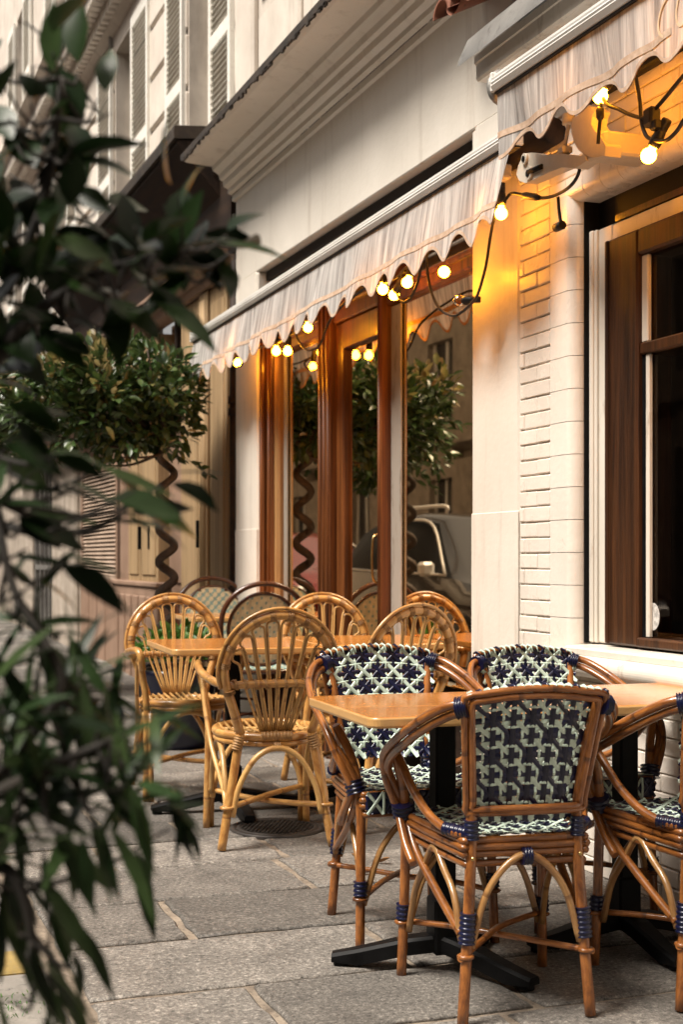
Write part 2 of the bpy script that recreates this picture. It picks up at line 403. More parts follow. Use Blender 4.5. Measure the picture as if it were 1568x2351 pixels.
M['glassdark'] = glass_mat('dark_glass', 1.12, (.35, .28, .24), (.8, .7, .6))
M['bulb'] = emit('lit_bulb', (1.0, .34, .013), 55)
M['bulboff'] = glass_mat('clear_bulb', 1.5, (.9, .62, .36))

def fabric():
    m, nt, b = newmat('awning_canvas')
    v = coords(nt, 'Object', (1, 11, .8)); f = noise(nt, v, 2.2, 7, .72, .5)
    v2 = coords(nt, 'Object', (1, 60, 1.2)); f2 = noise(nt, v2, 2.0, 3, .6)
    col = ramp(nt, f, [(.33, (.21, .192, .18)), (.47, (.42, .395, .375)), (.62, (.66, .635, .60))])
    col = mix(nt, 1.0, col, ramp(nt, f2, [(.3, .82), (.7, 1.1)]), 'MULTIPLY')
    nt.links.new(col, b.inputs['Base Color']); b.inputs['Roughness'].default_value = .9
    tr = nt.nodes.new('ShaderNodeBsdfTranslucent'); nt.links.new(col, tr.inputs[0])
    ms = nt.nodes.new('ShaderNodeMixShader'); ms.inputs[0].default_value = .20
    nt.links.new(b.outputs[0], ms.inputs[1]); nt.links.new(tr.outputs[0], ms.inputs[2])
    nt.links.new(ms.outputs[0], nt.nodes['Material Output'].inputs[0])
    vb = coords(nt, 'Object', (300, 300, 300)); bump(nt, b, noise(nt, vb, 2, 2), .2, .001)
    return m
M['fabric'] = fabric()
M['fabrictrim'] = surf('awning_trim', (.46, .30, .20), (.62, .46, .34), 30, rough=.9, bumps=.2, bscale=200)
M['goldthread'] = surf('lettering_paint', (.62, .42, .26), (.74, .55, .36), 30, rough=.8, bumps=0)

# ================================================================ SETTING: pavement, kerb, road
XW, XG = 2.60, 2.688                      # house fronts, shop glass
def slope(mb):
    for v in mb.v: v.z += gz(v.y)
road = MB(); road.quad((-60, -10, -.125), (.28, -10, -.125), (.28, 70, -.125), (-60, 70, -.125)); slope(road)
tag(road.build('road', M['road']), kind='structure')
gb = MB(); gb.quad((-60, -30, -.5), (60, -30, -.5), (60, 90, -.5), (-60, 90, -.5)); slope(gb)
tag(gb.build('ground', M['road']), kind='structure')

pv = MB()
pv.quad((.60, .8, -.010), (2.95, .8, -.010), (2.95, 24, -.010), (.60, 24, -.010), 1)
y = 1.05; row = 0
rows = []
while y < 23.5:
    d = rnd.uniform(.40, .50)
    x = .645; first = True
    while x < 2.9:
        w = (rnd.uniform(.34, .52) if row % 2 else rnd.uniform(.72, .98)) if first else rnd.uniform(.60, 1.05)
        first = False
        x1 = min(x + w, 2.93)
        if 2.93 - x1 < .25: x1 = 2.93
        dz = rnd.uniform(-.004, .002)
        Mx = Matrix.Translation(((x + x1) / 2, y + d / 2, dz)) @ Matrix.Rotation(rnd.uniform(-.006, .006), 4, 'Z') @ Matrix.Rotation(rnd.uniform(-.003, .003), 4, 'X')
        # an irregular, softly worn slab
        hw, hd, g = (x1 - x) / 2 - .0125, d / 2 - .0125, .009
        nb = 7
        ring = []
        for (ax, ay, bx, by) in ((-hw, -hd, hw, -hd), (hw, -hd, hw, hd), (hw, hd, -hw, hd), (-hw, hd, -hw, -hd)):
            for k in range(nb):
                t = k / nb; jx, jy = rnd.uniform(-.006, .006), rnd.uniform(-.006, .006)
                ring.append((ax + (bx - ax) * t + jx, ay + (by - ay) * t + jy))
        n = len(ring)
        top = pv.add([Mx @ Vector((px * (1 - g / hw), py * (1 - g / hd), 0)) for px, py in ring])
        mid = pv.add([Mx @ Vector((px, py, -.007)) for px, py in ring])
        bot = pv.add([Mx @ Vector((px, py, -.03)) for px, py in ring])
        pv.face([top + k for k in range(n)], 0)
        for k in range(n):
            k2 = (k + 1) % n
            pv.face((mid + k, mid + k2, top + k2, top + k), 0, True); pv.face((bot + k, bot + k2, mid + k2, mid + k), 0)
        x = x1
    y += d; row += 1
slope(pv)
tag(pv.build('pavement', [M['slab'], M['mortar']]), kind='structure')

kb = MB(); y = .6
while y < 24:
    L = rnd.uniform(.8, 1.2)
    kb.box(.30, .595 + rnd.uniform(-.006, .006), y + .008, y + L - .008, -.14, -.002 + rnd.uniform(-.004, .004), 0, bev=.022)
    y += L
kb.quad((.29, .6, -.03), (.61, .6, -.03), (.61, 24, -.03), (.29, 24, -.03), 1)
slope(kb)
tag(kb.build('kerb', [M['kerb'], M['mortar']]), kind='structure')
ym = MB()
ym.box(.43, .54, 3.95, 4.17, -.001, .004, 0); slope(ym)
tag(ym.build('road_marking', M['yellow']), kind='structure')
ms = MB()
for k in range(170):
    p = Vector((rnd.gauss(.42, .06), rnd.uniform(3.60, 3.80), -.004)); p.z += gz(p.y)
    a = rnd.uniform(0, 6.28)
    ms.leaf(p, (math.cos(a) * .6, math.sin(a) * .6, 1), (0, 0, 1), rnd.uniform(.006, .016), .004)
tag(ms.build('moss', M['leafG']), kind='stuff')

# ================================================================ CAFE WITH THE WHITE FASCIA
cafe = thing('cafe_building', 'cream painted cafe front with a plain white fascia over oak framed windows', 'building', (2.7, 7.0, gz(7)), world=True)
Y0, Y1, YL0, YL1 = 5.04, 5.476, 8.63, 9.13
p = MB(); p.box(XW, 2.80, Y0, Y1, -.1, 2.955, bev=.012); p.box(XW - .0035, XW + .01, Y0 + .004, Y1 - .004, -.1, 1.33, bev=.003); p.build('pilaster', M['paint'], cafe)
p = MB(); p.box(XW, 2.80, YL0, YL1, -.1, 2.955, bev=.012); p.box(XW - .0035, XW + .01, YL0 + .004, YL1 - .004, -.1, 1.33, bev=.003); p.build('pilaster', M['paint'], cafe)
p = MB(); p.box(XW + .003, 3.2, Y0, YL1, 2.96, 3.66, bev=.006)
p.box(XW - .004, XW + .02, 5.02, 5.44, 2.78, 2.965, bev=.01)
p.box(XW - .004, XW + .02, 8.66, 9.10, 2.80, 2.965, bev=.01)
p.build('fascia', M['paint'], cafe)
prof = [(2.70, 3.90), (2.27, 3.80), (2.245, 3.795), (2.245, 3.765), (2.275, 3.752), (2.43, 3.742), (2.445, 3.742), (2.452, 3.715), (2.47, 3.705), (2.492, 3.690), (2.500, 3.660), (2.520, 3.650),
        (2.525, 3.615), (2.556, 3.600), (2.556, 3.572), (2.584, 3.562), (2.584, 3.525), (2.602, 3.518), (2.70, 3.518)]
p = MB(); p.prism(prof, 3.2, 9.16); cor = p.build('cornice', M['paint'], cafe)
p = MB(); p.prism([(2.72, 3.912), (2.26, 3.806), (2.236, 3.801), (2.236, 3.762), (2.2445, 3.762), (2.2445, 3.797), (2.27, 3.8005), (2.72, 3.902)], 3.2, 9.175)
for k in range(120):                      # broken rusty drip edge
    yy = rnd.uniform(4.6, 9.1); w = rnd.uniform(.01, .05)
    p.box(2.2345, 2.247, yy, yy + w, 3.762 - rnd.uniform(.004, .02), 3.764)
p.build('coping', M['rust'], cor)
p = MB(); p.box(2.5822, 2.586, 5.0, 9.15, 3.5625, 3.5665)
for k in range(60):
    yy = rnd.uniform(5.0, 9.0); w = rnd.uniform(.02, .22); p.box(2.5815, 2.586, yy, yy + w, 3.561, 3.567 + rnd.uniform(0, .005))
p.build('moulding_gap', M['rust'], cor)
p = MB()                                   # dark fill paints the shade of the recess over the window, behind the awning
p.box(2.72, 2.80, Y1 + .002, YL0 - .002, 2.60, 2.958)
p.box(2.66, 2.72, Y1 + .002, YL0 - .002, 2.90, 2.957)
p.build('recess_fill', M['dark'], cafe)

# oak joinery
fr = MB()
fr.box(2.612, 2.72, 8.555, 8.628, 0, 2.66, 0, bev=.010); fr.box(2.655, 2.72, 8.520, 8.555, 0, 2.66, 2); fr.box(2.628, 2.72, 8.40, 8.520, 0, 2.66, 0, bev=.008); fr.box(2.640, 2.72, 8.31, 8.40, 0, 2.66, 1, bev=.010)
fr.tube([(2.626, 8.46, .02), (2.626, 8.46, 2.6)], .012, 8); fr.tube([(2.612, 8.575, .02), (2.612, 8.575, 2.6)], .009, 8)
fr.build('window_jamb', [M['shopwood'], M['shopwood_pale'], M['darkwood']], cafe)
def post(y0, y1, x0, mt, rolls):
    q = MB(); q.box(x0, 2.735, y0, y1, 0, 2.62, 0, bev=.007)
    for k in rolls:
        yy = y0 + (y1 - y0) * k; q.tube([(x0 + .001, yy, .02), (x0 + .001, yy, 2.60)], .011, 8)
    q.build('window_post', mt, cafe)
post(7.315, 7.515, 2.616, M['shopwood'], (.12, .45, .8)); post(6.563, 6.602, 2.618, M['shopwood'], (.5,))
for (a, b, z0, z1, x0) in ((5.477, 6.562, 2.40, 2.485, 2.645), (6.605, 7.312, 2.42, 2.53, 2.635), (7.54, 8.30, 2.395, 2.48, 2.645)):
    q = MB(); q.box(x0, 2.73, a, b, z0, z1, bev=.008); q.box(x0 - .018, x0 + .01, a, b, z1 - .035, z1 - .006, bev=.008); q.build('transom', M['shopwood'], cafe)
for (a, b, x0) in ((5.477, 6.56, 2.64), (7.52, 8.30, 2.64)):
    q = MB(); q.box(x0, 2.735, a, b, 0, .50, bev=.006); q.box(x0 - .035, 2.735, a, b, .50, .545, bev=.012); q.box(x0 - .012, 2.735, a, b, .62, .65, bev=.006)
    q.box(x0 - .012, x0 + .004, a + .1, b - .1, .1, .42, bev=.006); q.build('stall_riser', M['darkwood'], cafe)
dr = MB()                                   # the glazed door
dr.box(2.655, 2.705, 6.605, 6.665, .02, 2.415, bev=.006); dr.box(2.655, 2.705, 7.20, 7.312, .02, 2.415, bev=.006)
dr.box(2.652, 2.708, 6.665, 7.20, 2.27, 2.415, bev=.006); dr.box(2.652, 2.708, 6.665, 7.20, .02, .42, bev=.006)
door = dr.build('door', M['shopwood'], cafe)
q = MB(); q.quad((2.682, 6.66, .4), (2.682, 7.21, .4), (2.682, 7.21, 2.28), (2.682, 6.66, 2.28)); q.build('door_pane', M['glass'], door)
q = MB(); q.tube(spline([(2.65, 6.635, 1.02), (2.61, 6.635, 1.03), (2.60, 6.635, 1.10), (2.60, 6.635, 1.18), (2.61, 6.635, 1.25), (2.65, 6.635, 1.26)], 4), .007, 8); q.build('handle', M['brass'], door)
for a, b in ((5.40, 6.58), (7.50, 8.32)):
    q = MB(); q.quad((XG, a, .54), (XG, b, .54), (XG, b, 2.41), (XG, a, 2.41)); q.build('window_pane', M['glass'], cafe)
q = MB(); q.quad((XG, 5.40, 2.47), (XG, 8.6, 2.47), (XG, 8.6, 2.90), (XG, 5.40, 2.90)); q.build('transom_pane', M['glassdark'], cafe)
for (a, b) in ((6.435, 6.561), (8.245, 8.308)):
    q = MB(); q.box(2.672, 2.684, a, b, .652, 2.394, bev=.004); q.build('pane_reflection', M['reflection_grey'], cafe)  # solid grey strips stand in for pale reflections at the pane edges
# room behind
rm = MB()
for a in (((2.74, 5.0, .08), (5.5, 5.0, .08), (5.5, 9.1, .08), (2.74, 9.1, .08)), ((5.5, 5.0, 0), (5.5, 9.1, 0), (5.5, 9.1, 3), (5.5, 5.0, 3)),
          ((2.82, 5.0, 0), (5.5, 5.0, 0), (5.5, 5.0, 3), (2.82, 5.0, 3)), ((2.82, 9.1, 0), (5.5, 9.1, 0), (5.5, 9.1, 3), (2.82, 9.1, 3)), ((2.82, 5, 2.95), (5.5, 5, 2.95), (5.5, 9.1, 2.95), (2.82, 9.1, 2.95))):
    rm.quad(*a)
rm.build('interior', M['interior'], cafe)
cu = MB()
pts = [(2.80 + .02 * math.sin(k * 1.3), 8.06 - k * .012) for k in range(22)]
for i in range(21):
    a, b = pts[i], pts[i + 1]
    cu.quad((a[0], a[1], .1), (b[0], b[1], .1), (b[0], b[1], 2.6), (a[0], a[1], 2.6), 0, True)
cu.build('curtain', M['curtain'], cafe)

# ================================================================ BRICK CAFE (right)
brk = thing('brick_building', 'cream painted brick cafe wall with a mahogany window and tiled eave', 'building', (2.7, 3.2, gz(3.2)), world=True)
def bricks(y0, y1, z0, z1, nm='wall'):
    b = MB(); b.quad((XW + .006, y0, z0), (XW + .006, y1, z0), (XW + .006, y1, z1), (XW + .006, y0, z1), 1)
    ch, bl = .0605, .215; i = 0; z = z0
    while z < z1 - .004:
        zt = min(z + ch, z1); yy = y0 - (bl / 2 if i % 2 else 0)
        while yy < y1:
            a, c = max(yy, y0), min(yy + bl, y1)
            if c - a > .012:
                dx = rnd.uniform(-.0018, .0018)
                b.box(XW - .002 + dx, XW + .03, a + .0025, c - .0025, z + .0028 + rnd.uniform(-.0012, .0012), zt - .0028 + rnd.uniform(-.0012, .0012), 0, bev=.0035)
            yy += bl
        z += ch; i += 1
    return b.build(nm, [M['tilepaint'], M['grout']], brk)
WY1 = 4.78                                  # outer edge of the bullnose
bricks(WY1, 5.034, -.05, 3.04)
bricks(2.2, WY1, 2.545, 3.04)
bricks(2.2, WY1, -.05, .70)
bk = MB(); bk.box(XW, XW + .4, -14, 1.2, -.1, 12.0); bk.box(XW + .3, XW + .6, 1.2, 5.0, 3.9, 12.0); bk.box(XW + .031, XW + .10, 1.2, WY1 - .25, -.1, .70); bk.box(XW + .031, XW + .10, 1.2, WY1 - .1, 2.55, 3.1); bk.box(XW + .031, XW + .25, WY1 + .004, 5.036, -.1, 3.1)  # includes an unseen house row behind the camera, added to block sky light
bk.build('backing', M['grout'], brk)
def arc(cx, cz, r, a0, a1, n=10): return [(cx + r * math.cos(R(a0 + (a1 - a0) * k / n)), cz + r * math.sin(R(a0 + (a1 - a0) * k / n))) for k in range(n + 1)]
q = MB()                                    # vertical bullnose of glazed special bricks, in courses
z = .80; rr = .045
while z < 2.50:
    z1 = min(z + .121, 2.50)
    pr = [(XW + .17, WY1 - .001)] + [(XW - .002 + 0, WY1 - .001)] + [(XW - .002 + rr - rr * math.cos(R(t)), 4.660 - rr * math.sin(R(t))) for t in range(0, 91, 9)] + [(XW + .17, 4.660 - rr)]
    n = len(pr); b0 = q.add([(x, yv, z + .0012) for x, yv in pr] + [(x, yv, z1 - .0012) for x, yv in pr])
    for i in range(n):
        j = (i + 1) % n; q.face((b0 + i, b0 + n + i, b0 + n + j, b0 + j), 0, False)
    q.face([b0 + i for i in range(n)], 0); q.face([b0 + n + i for i in range(n)][::-1], 0)
    z = z1
q.build('corner_trim', M['tilepaint'], brk)
q = MB(); y = WY1 - .002                    # lintel bullnose
while y > 2.3:
    y1 = max(y - .121, 2.3)
    pr = [(XW + .17, 2.543), (XW - .004, 2.543)] + [(XW - .004 + .045 - .045 * math.cos(R(t)), 2.50 - .045 * math.sin(R(t)) + .0) for t in range(0, 91, 10)] + [(XW + .17, 2.455)]
    q.prism(pr, y1 + .0012, y - .0012); y = y1
q.build('lintel', M['tilepaint'], brk)
q = MB()                                    # sill: flat board, then a fat bullnose
q.prism([(2.80, .83), (2.572, .822), (2.564, .815), (2.564, .795), (2.80, .795)], 2.2, WY1 - .172)
pr = [(2.70, .794), (2.567, .794)] + [(2.555 + .0 + .012 - .036 * math.sin(R(t)), .756 + .038 * math.cos(R(t))) for t in range(0, 181, 12)] + [(2.60, .712), (2.598, .70), (2.70, .70)]
q.prism(pr, 2.2, WY1 + .06, sm=False)
q.build('sill', M['trimwhite'], brk)
wf = thing('window', None, None); wf.parent = brk
q = MB()
FY = 4.613
q.box(2.648, 2.79, FY - .005, FY + .0012, .83, 2.455, 0)                       # black strip over the window reveal
q.build('reveal_strip', M['black'], brk)
cs = MB()
cs.box(2.664, 2.79, FY - .030, FY - .006, .832, 2.345, bev=.005); cs.box(2.672, 2.79, FY - .047, FY - .0305, .832, 2.345, bev=.004); cs.box(2.682, 2.79, FY - .140, FY - .0475, .832, 2.3455, bev=.005)
cs.box(2.684, 2.79, 2.3, FY - .1405, 2.283, 2.345, bev=.005)
cs.build('casing', M['trimwhite'], brk)
q = MB(); q.box(2.710, 2.80, 2.3, FY - .006, 2.347, 2.456); q.box(2.69, 2.72, 2.3, FY - .15, 2.352, 2.375, 1); q.build('lintel_recess', [M['black'], M['winwood']], brk)  # black fill paints the shade in the recess under the lintel
bpy.data.objects.remove(wf)
wf = MB()
wf.box(2.655, 2.80, 4.262, 4.470, .834, 2.281, bev=.008); wf.box(2.648, 2.68, 4.450, 4.470, .836, 2.279, bev=.005)
wf.box(2.655, 2.80, 2.3, 4.2615, 2.190, 2.281, bev=.008); wf.box(2.650, 2.80, 2.3, 4.2615, .834, .868, bev=.006)
wf.box(2.664, 2.80, 2.3, 4.2615, 1.845, 1.885, bev=.005)
win = wf.build('window_frame', M['winwood'], brk)
q = MB(); q.box(2.672, 2.690, 4.222, 4.261, 1.886, 2.189, bev=.004); q.build('sash', M['trimwhite'], win)
q = MB(); q.box(2.674, 2.690, 4.216, 4.238, .869, 1.844, bev=.003); q.build('sash', M['trimwhite'], win)
q = MB(); q.box(2.676, 2.690, 4.2385, 4.261, .869, 1.844); q.build('sash_gap', M['black'], win)
q = MB(); q.quad((2.692, 2.3, .86), (2.692, 4.27, .86), (2.692, 4.27, 2.21), (2.692, 2.3, 2.21)); q.build('pane', M['glassdark'], win)
q = MB()
cst = at_x(1500, 1415, 2.689)
n = 26; kk = [cst + Vector((0, .040 * math.cos(2 * math.pi * i / n), .047 * math.sin(2 * math.pi * i / n))) for i in range(n)]
b0 = q.add(kk + [k + Vector((.0015, 0, 0)) for k in kk]); q.face([b0 + i for i in range(n)]); 
for i in range(n): q.face((b0 + i, b0 + (i + 1) % n, b0 + n + (i + 1) % n, b0 + n + i))
q.build('sticker', surf('pale_sticker', (.34, .33, .31), (.62, .60, .57), 60, rough=.6, bumps=0, lo=.42, hi=.58), win)
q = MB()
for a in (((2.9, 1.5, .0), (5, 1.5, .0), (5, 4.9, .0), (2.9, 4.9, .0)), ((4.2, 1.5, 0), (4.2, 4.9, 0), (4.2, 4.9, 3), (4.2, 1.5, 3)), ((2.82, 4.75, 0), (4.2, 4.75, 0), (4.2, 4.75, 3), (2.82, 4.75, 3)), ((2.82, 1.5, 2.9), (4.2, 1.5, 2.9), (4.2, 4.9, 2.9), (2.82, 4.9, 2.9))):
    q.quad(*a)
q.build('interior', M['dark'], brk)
q = MB()
for i in range(24):
    f = lambda k: (2.95 + .035 * math.sin(k * 1.5), 4.20 - k * .025)
    a, b = f(i), f(i + 1); q.quad((a[0], a[1], .5), (b[0], b[1], .5), (b[0], b[1], 2.5), (a[0], a[1], 2.5), 0, True)
q.build('curtain', M['curtain'], brk)
# eave: painted beam, soffit, zinc apron, roll of terracotta tiles
q = MB(); q.box(2.40, 2.46, 1.5, 5.02, 2.995, 3.085, bev=.008); q.box(2.46, 2.66, 1.5, 5.00, 3.045, 3.075); q.box(2.395, 2.41, 1.5, 5.025, 3.06, 3.10, bev=.006); q.build('eave_board', M['trimwhite'], brk)
q = MB(); b0 = len(q.v)
ny = 60; AY = 5.06
for i in range(ny + 1):
    yy = 1.5 + (AY - 1.5) * i / ny; w = .012 * mnoise.noise((yy * 3, 0, 0))
    q.v += [Vector((2.345 + w, yy, 3.062 + w * .5)), Vector((2.347 + w, yy, 3.08)), Vector((2.385, yy, 3.17)), Vector((2.60, yy, 3.36))]
for i in range(ny):
    for k in range(3): q.face((b0 + i * 4 + k, b0 + i * 4 + k + 1, b0 + i * 4 + 5 + k, b0 + i * 4 + 4 + k), 0, True)
q.build('apron', M['zinc'], brk)
rt = MB()
for k in range(24):                          # each barrel tile is the top of a half pipe lying down the slope
    yc = 5.285 - k * .165
    for (sg, x0, z0) in ((1, 2.37, 3.35), (1, 2.57, 3.46), (1, 2.77, 3.57)):
        b0 = len(rt.v); n = 8
        for s_ in (0, 1):
            for th in (1.0, .86):
                for i in range(n + 1):
                    a = math.pi * i / n
                    rt.v.append(Vector((x0 + s_ * .24, yc + .078 * th * math.cos(a), z0 + s_ * .12 + .066 * th * math.sin(a))))
        m = n + 1
        for i in range(n):
            rt.face((b0 + i, b0 + i + 1, b0 + 2 * m + i + 1, b0 + 2 * m + i), 0, True)
            rt.face((b0 + m + i + 1, b0 + m + i, b0 + 3 * m + i, b0 + 3 * m + i + 1), 0, True)
            rt.face((b0 + i + 1, b0 + i, b0 + m + i, b0 + m + i + 1), 0)
        if k < 23 and x0 < 2.5:
            b1 = len(rt.v)
            for s_ in (0, 1):
                for i in range(n + 1):
                    a = math.pi * i / n; rt.v.append(Vector((x0 + .02 + s_ * .6, yc - .0825 + .07 * math.cos(a), z0 + s_ * .30 + .025 - .05 * math.sin(a))))
            for i in range(n): rt.face((b1 + i, b1 + i + 1, b1 + m + i + 1, b1 + m + i), 0, True)
rt.build('roof_tiles', M['terracotta'], brk)

# ================================================================ STONE HOUSE ABOVE
XS = 2.68
sh = thing('stone_house', 'pale stone apartment house with white louvred shutters above the cafe', 'building', (3.4, 10.0, 3.9), world=True)
q = MB(); wins = [(9.98, 10.72), (12.72, 13.62), (16.3, 17.2), (20, 20.9), (24, 25), (28.5, 29.5)]
ys = [3.0] + [v for w in wins for v in w] + [48.0]
for i in range(0, len(ys), 2): q.box(XS, XS + .5, ys[i], ys[i + 1], 3.86, 12.0)
for (a, b) in wins:
    q.box(XS, XS + .5, a, b, 3.86, 4.08); q.box(XS, XS + .5, a, b, 6.02, 7.0); q.box(XS, XS + .5, a, b, 8.9, 12)
q.build('wall', M['stone'], sh)
q = MB()                                     # rustication joints, pilaster and raised panels
q.box(XS - .05, XS + .01, 8.86, 9.14, 3.9, 6.1, bev=.02)
q.box(XS - .02, XS + .01, 9.14, 9.36, 3.9, 6.1, bev=.01)
for k in range(5):
    for (a, b) in ((9.37, 9.97), (10.74, 12.7), (13.66, 16.2)):
        q.box(XS - .028, XS + .01, a, b, 3.92 + k * .44, 4.32 + k * .44, bev=.014)
for (a, b) in ((7.95, 8.78), (7.0, 7.86), (6.0, 6.9), (5.0, 5.9)):
    for (z0, z1) in ((4.04, 4.62), (4.74, 6.0)):
        q.box(XS - .03, XS + .01, a, b, z0, z1, bev=.016)
q.build('facing', M['stone2'], sh)
q = MB()
for (a, b) in wins:
    for (z0, z1) in ((4.08, 6.02), (7.0, 8.9)):
        q.box(XS + .22, XS + .26, a, b, z0, z1, 1)
        q.box(XS + .16, XS + .24, a, a + .07, z0, z1); q.box(XS + .16, XS + .24, b - .07, b, z0, z1); q.box(XS + .16, XS + .24, (a + b) / 2 - .03, (a + b) / 2 + .03, z0, z1)
q.build('window', [M['trimwhite'], M['dark']], sh)
def shutter(y0, y1, z0, z1, ang=0.0):
    s = MB(); w = y1 - y0; x = XS - .034
    Mx = Matrix.Translation((x, (y0 + y1) / 2, (z0 + z1) / 2)) @ Matrix.Rotation(ang, 4, 'Z')
    h = z1 - z0; st = .062
    def bb(ya, yb, za, zb, xa=-.018, xb=.018): s.box(xa, xb, ya, yb, za, zb, 0, Mx)
    bb(-w / 2, -w / 2 + st, -h / 2, h / 2); bb(w / 2 - st, w / 2, -h / 2, h / 2)
    rails = [-h / 2 + .05, -.12 * h, h / 2 - .05]
    for r_ in rails: bb(-w / 2 + st, w / 2 - st, r_ - .05, r_ + .05)
    z = -h / 2 + .13
    while z < h / 2 - .11:
        if abs(z - rails[1]) > .075:
            s.box(-.022, .022, -w / 2 + st, w / 2 - st, -.004, .004, 0, Mx @ Matrix.Translation((0, 0, z)) @ Matrix.Rotation(R(-52), 4, 'Y'))
        z += .046
    return s.build('shutter', M['shutter'], sh)
for (a, b) in wins:
    for (z0, z1) in ((4.10, 6.0), (7.02, 8.88)):
        w = (b - a) * .78
        shutter(a - .03 - w, a - .03, z0, z1); shutter(b + .03, b + .03 + w, z0, z1)
q = MB()                                     # string course with dentils
q.prism([(2.70, 6.72), (2.30, 6.66), (2.28, 6.60), (2.36, 6.56), (2.46, 6.50), (2.50, 6.40), (2.58, 6.36), (2.60, 6.24), (2.66, 6.20), (2.70, 6.20)], 3.0, 48.0)
y = 9.0
while y < 22:
    q.box(2.52, 2.60, y, y + .07, 6.25, 6.36); q.box(2.40, 2.60, y * 1.0 + 0, y + .10, 6.37, 6.50) 
    y += .14
q.build('string_course', M['stone2'], sh)
q = MB(); q.tube([(2.66, 10.86, 3.9), (2.66, 10.86, 12)], .018, 8); q.tube([(2.655, 13.75, 3.9), (2.655, 13.75, 12)], .02, 8); q.build('downpipe', M['zinc'], sh)

# ================================================================ WOODEN SHOPFRONT (next door)
nb = thing('wooden_shopfront', 'old brown timber shopfront with pilasters and a dark canopy next to the cafe', 'building', (2.7, 11.0, gz(11)), world=True)
XN = 2.62
q = MB()
for (a, b, x) in ((9.30, 9.42, XN + .05), (9.43, 9.86, XN), (9.88, 10.10, XN - .02), (10.12, 10.73, XN)):
    q.box(x, 2.80, a, b, -.05 if a > 9.4 else .0, 3.06, bev=.008)
for (a, b) in ((9.47, 9.80), (10.20, 10.66)):
    q.box(XN - .012, XN + .01, a, b, .55, 2.95, bev=.008)
for yy in (9.93, 9.98, 10.04): q.tube([(XN - .022, yy, .3), (XN - .022, yy, 3.0)], .012, 6)
q.build('pilaster', M['oldwood'], nb)
q = MB()
for (a, b) in ((11.55, 12.18), (12.22, 12.72)):
    q.box(XN, 2.80, a, b, .92, 3.0, bev=.008); q.box(XN - .012, XN + .01, a + .06, b - .06, 1.0, 2.3, bev=.006)
q.build('folding_shutter', M['oldwood'], nb)
q = MB()
for (yy, z) in ((10.16, 2.75), (10.16, 1.32), (12.2, 1.32), (11.8, 1.32)): 
    q = MB(); q.box(XN - .026, XN + .005, yy - .012, yy + .012, z - .10, z + .10); q.build('hinge', M['black'], nb)
q = MB(); q.box(XN + .10, 2.80, 10.73, 11.55, .02, 2.35, bev=.006); q.box(XN + .085, XN + .11, 10.80, 11.48, .95, 1.68); 
q.box(XN - .02, 2.80, 11.50, 13.4, -.05, .90, bev=.01)
for k in range(6): q.box(XN - .034, XN - .015, 11.62 + k * .29, 11.84 + k * .29, .08, .82, bev=.008)
q.box(XN - .04, 2.80, 11.46, 13.42, .90, .945, bev=.01)
q.box(XN, 2.8, 12.74, 13.10, .9, 3.0, bev=.01)
q.build('panelling', M['brownpanel'], nb)
q = MB(); q.quad((XN + .12, 10.73, 2.35), (XN + .12, 11.55, 2.35), (XN + .12, 11.55, 3.06), (XN + .12, 10.73, 3.06)); q.build('pane', M['glassdark'], nb)
q = MB(); q.box(XN + .05, XN + .11, 10.74, 11.54, 2.36, 2.44, bev=.006); q.box(XN + .05, XN + .11, 11.10, 11.16, 2.44, 3.05, bev=.006); q.build('glazing_bar', M['darkwood'], nb)
q = MB()                                     # sign board, canopy and soffit
q.box(XN - .03, 2.80, 9.20, 15.6, 3.24, 3.95); q.prism([(2.70, 4.03), (2.29, 3.99), (2.29, 3.965), (2.60, 3.62), (2.70, 3.62)], 9.48, 15.6)
for k in range(3): q.box(2.36 + k * .09, 2.375 + k * .09, 9.47, 15.6, 3.955 - k * .09, 3.99)
q.build('sign_board', M['darkwood'], nb)
q = MB(); q.prism([(2.72, 4.12), (2.265, 4.085), (2.258, 4.06), (2.262, 4.00), (2.30, 4.0), (2.72, 4.031)], 9.46, 15.6); q.build('canopy', M['rust'], nb)
q = MB(); q.prism([(2.70, 3.24), (2.47, 3.24), (2.46, 3.20), (2.50, 3.16), (2.56, 3.13), (2.58, 3.07), (2.70, 3.06)], 9.30, 13.3)
q.prism([(2.70, 2.42), (2.56, 2.42), (2.54, 2.38), (2.60, 2.33), (2.70, 2.32)], 10.74, 11.54); q.build('cornice', M['brownpanel'], nb)

# ================================================================ LOUVRED STONE FRONT further along
lf = thing('louvred_house', 'stone ground floor with a faded slatted louvre grille beyond the timber shopfront', 'building', (2.75, 16, gz(16)), world=True)
q = MB(); q.box(2.70, 3.1, 13.42, 15.9, -.1, 3.8); q.box(2.64, 2.8, 15.75, 17.4, -.1, 3.9, bev=.03); q.box(2.64, 2.8, 19.0, 48, -.1, 4); q.box(2.7, 3.1, 17.4, 19, 2.7, 4); q.build('wall', M['stone_dark'], lf)
q = MB(); q.box(2.655, 2.70, 13.42, 15.45, -.05, .93, bev=.01); q.box(2.655, 2.70, 13.42, 13.52, .93, 2.4); q.box(2.655, 2.70, 15.33, 15.45, .93, 2.4); q.box(2.655, 2.70, 13.52, 15.33, 2.02, 2.4)
for k in range(4): q.box(2.645, 2.66, 13.55 + k * .46, 13.9 + k * .46, .1, .84, bev=.006)
q.build('panelling', M['brownpanel'], lf)
q = MB(); z = .99
while z < 2.0:
    q.box(-.024, .024, 13.53, 15.32, -.0035, .0035, 0, Matrix.Translation((2.672, 0, z)) @ Matrix.Rotation(R(-48), 4, 'Y')); z += .042
q.box(2.66, 2.69, 13.53, 15.32, .935, .985); q.build('louvre_grille', M['slat'], lf)
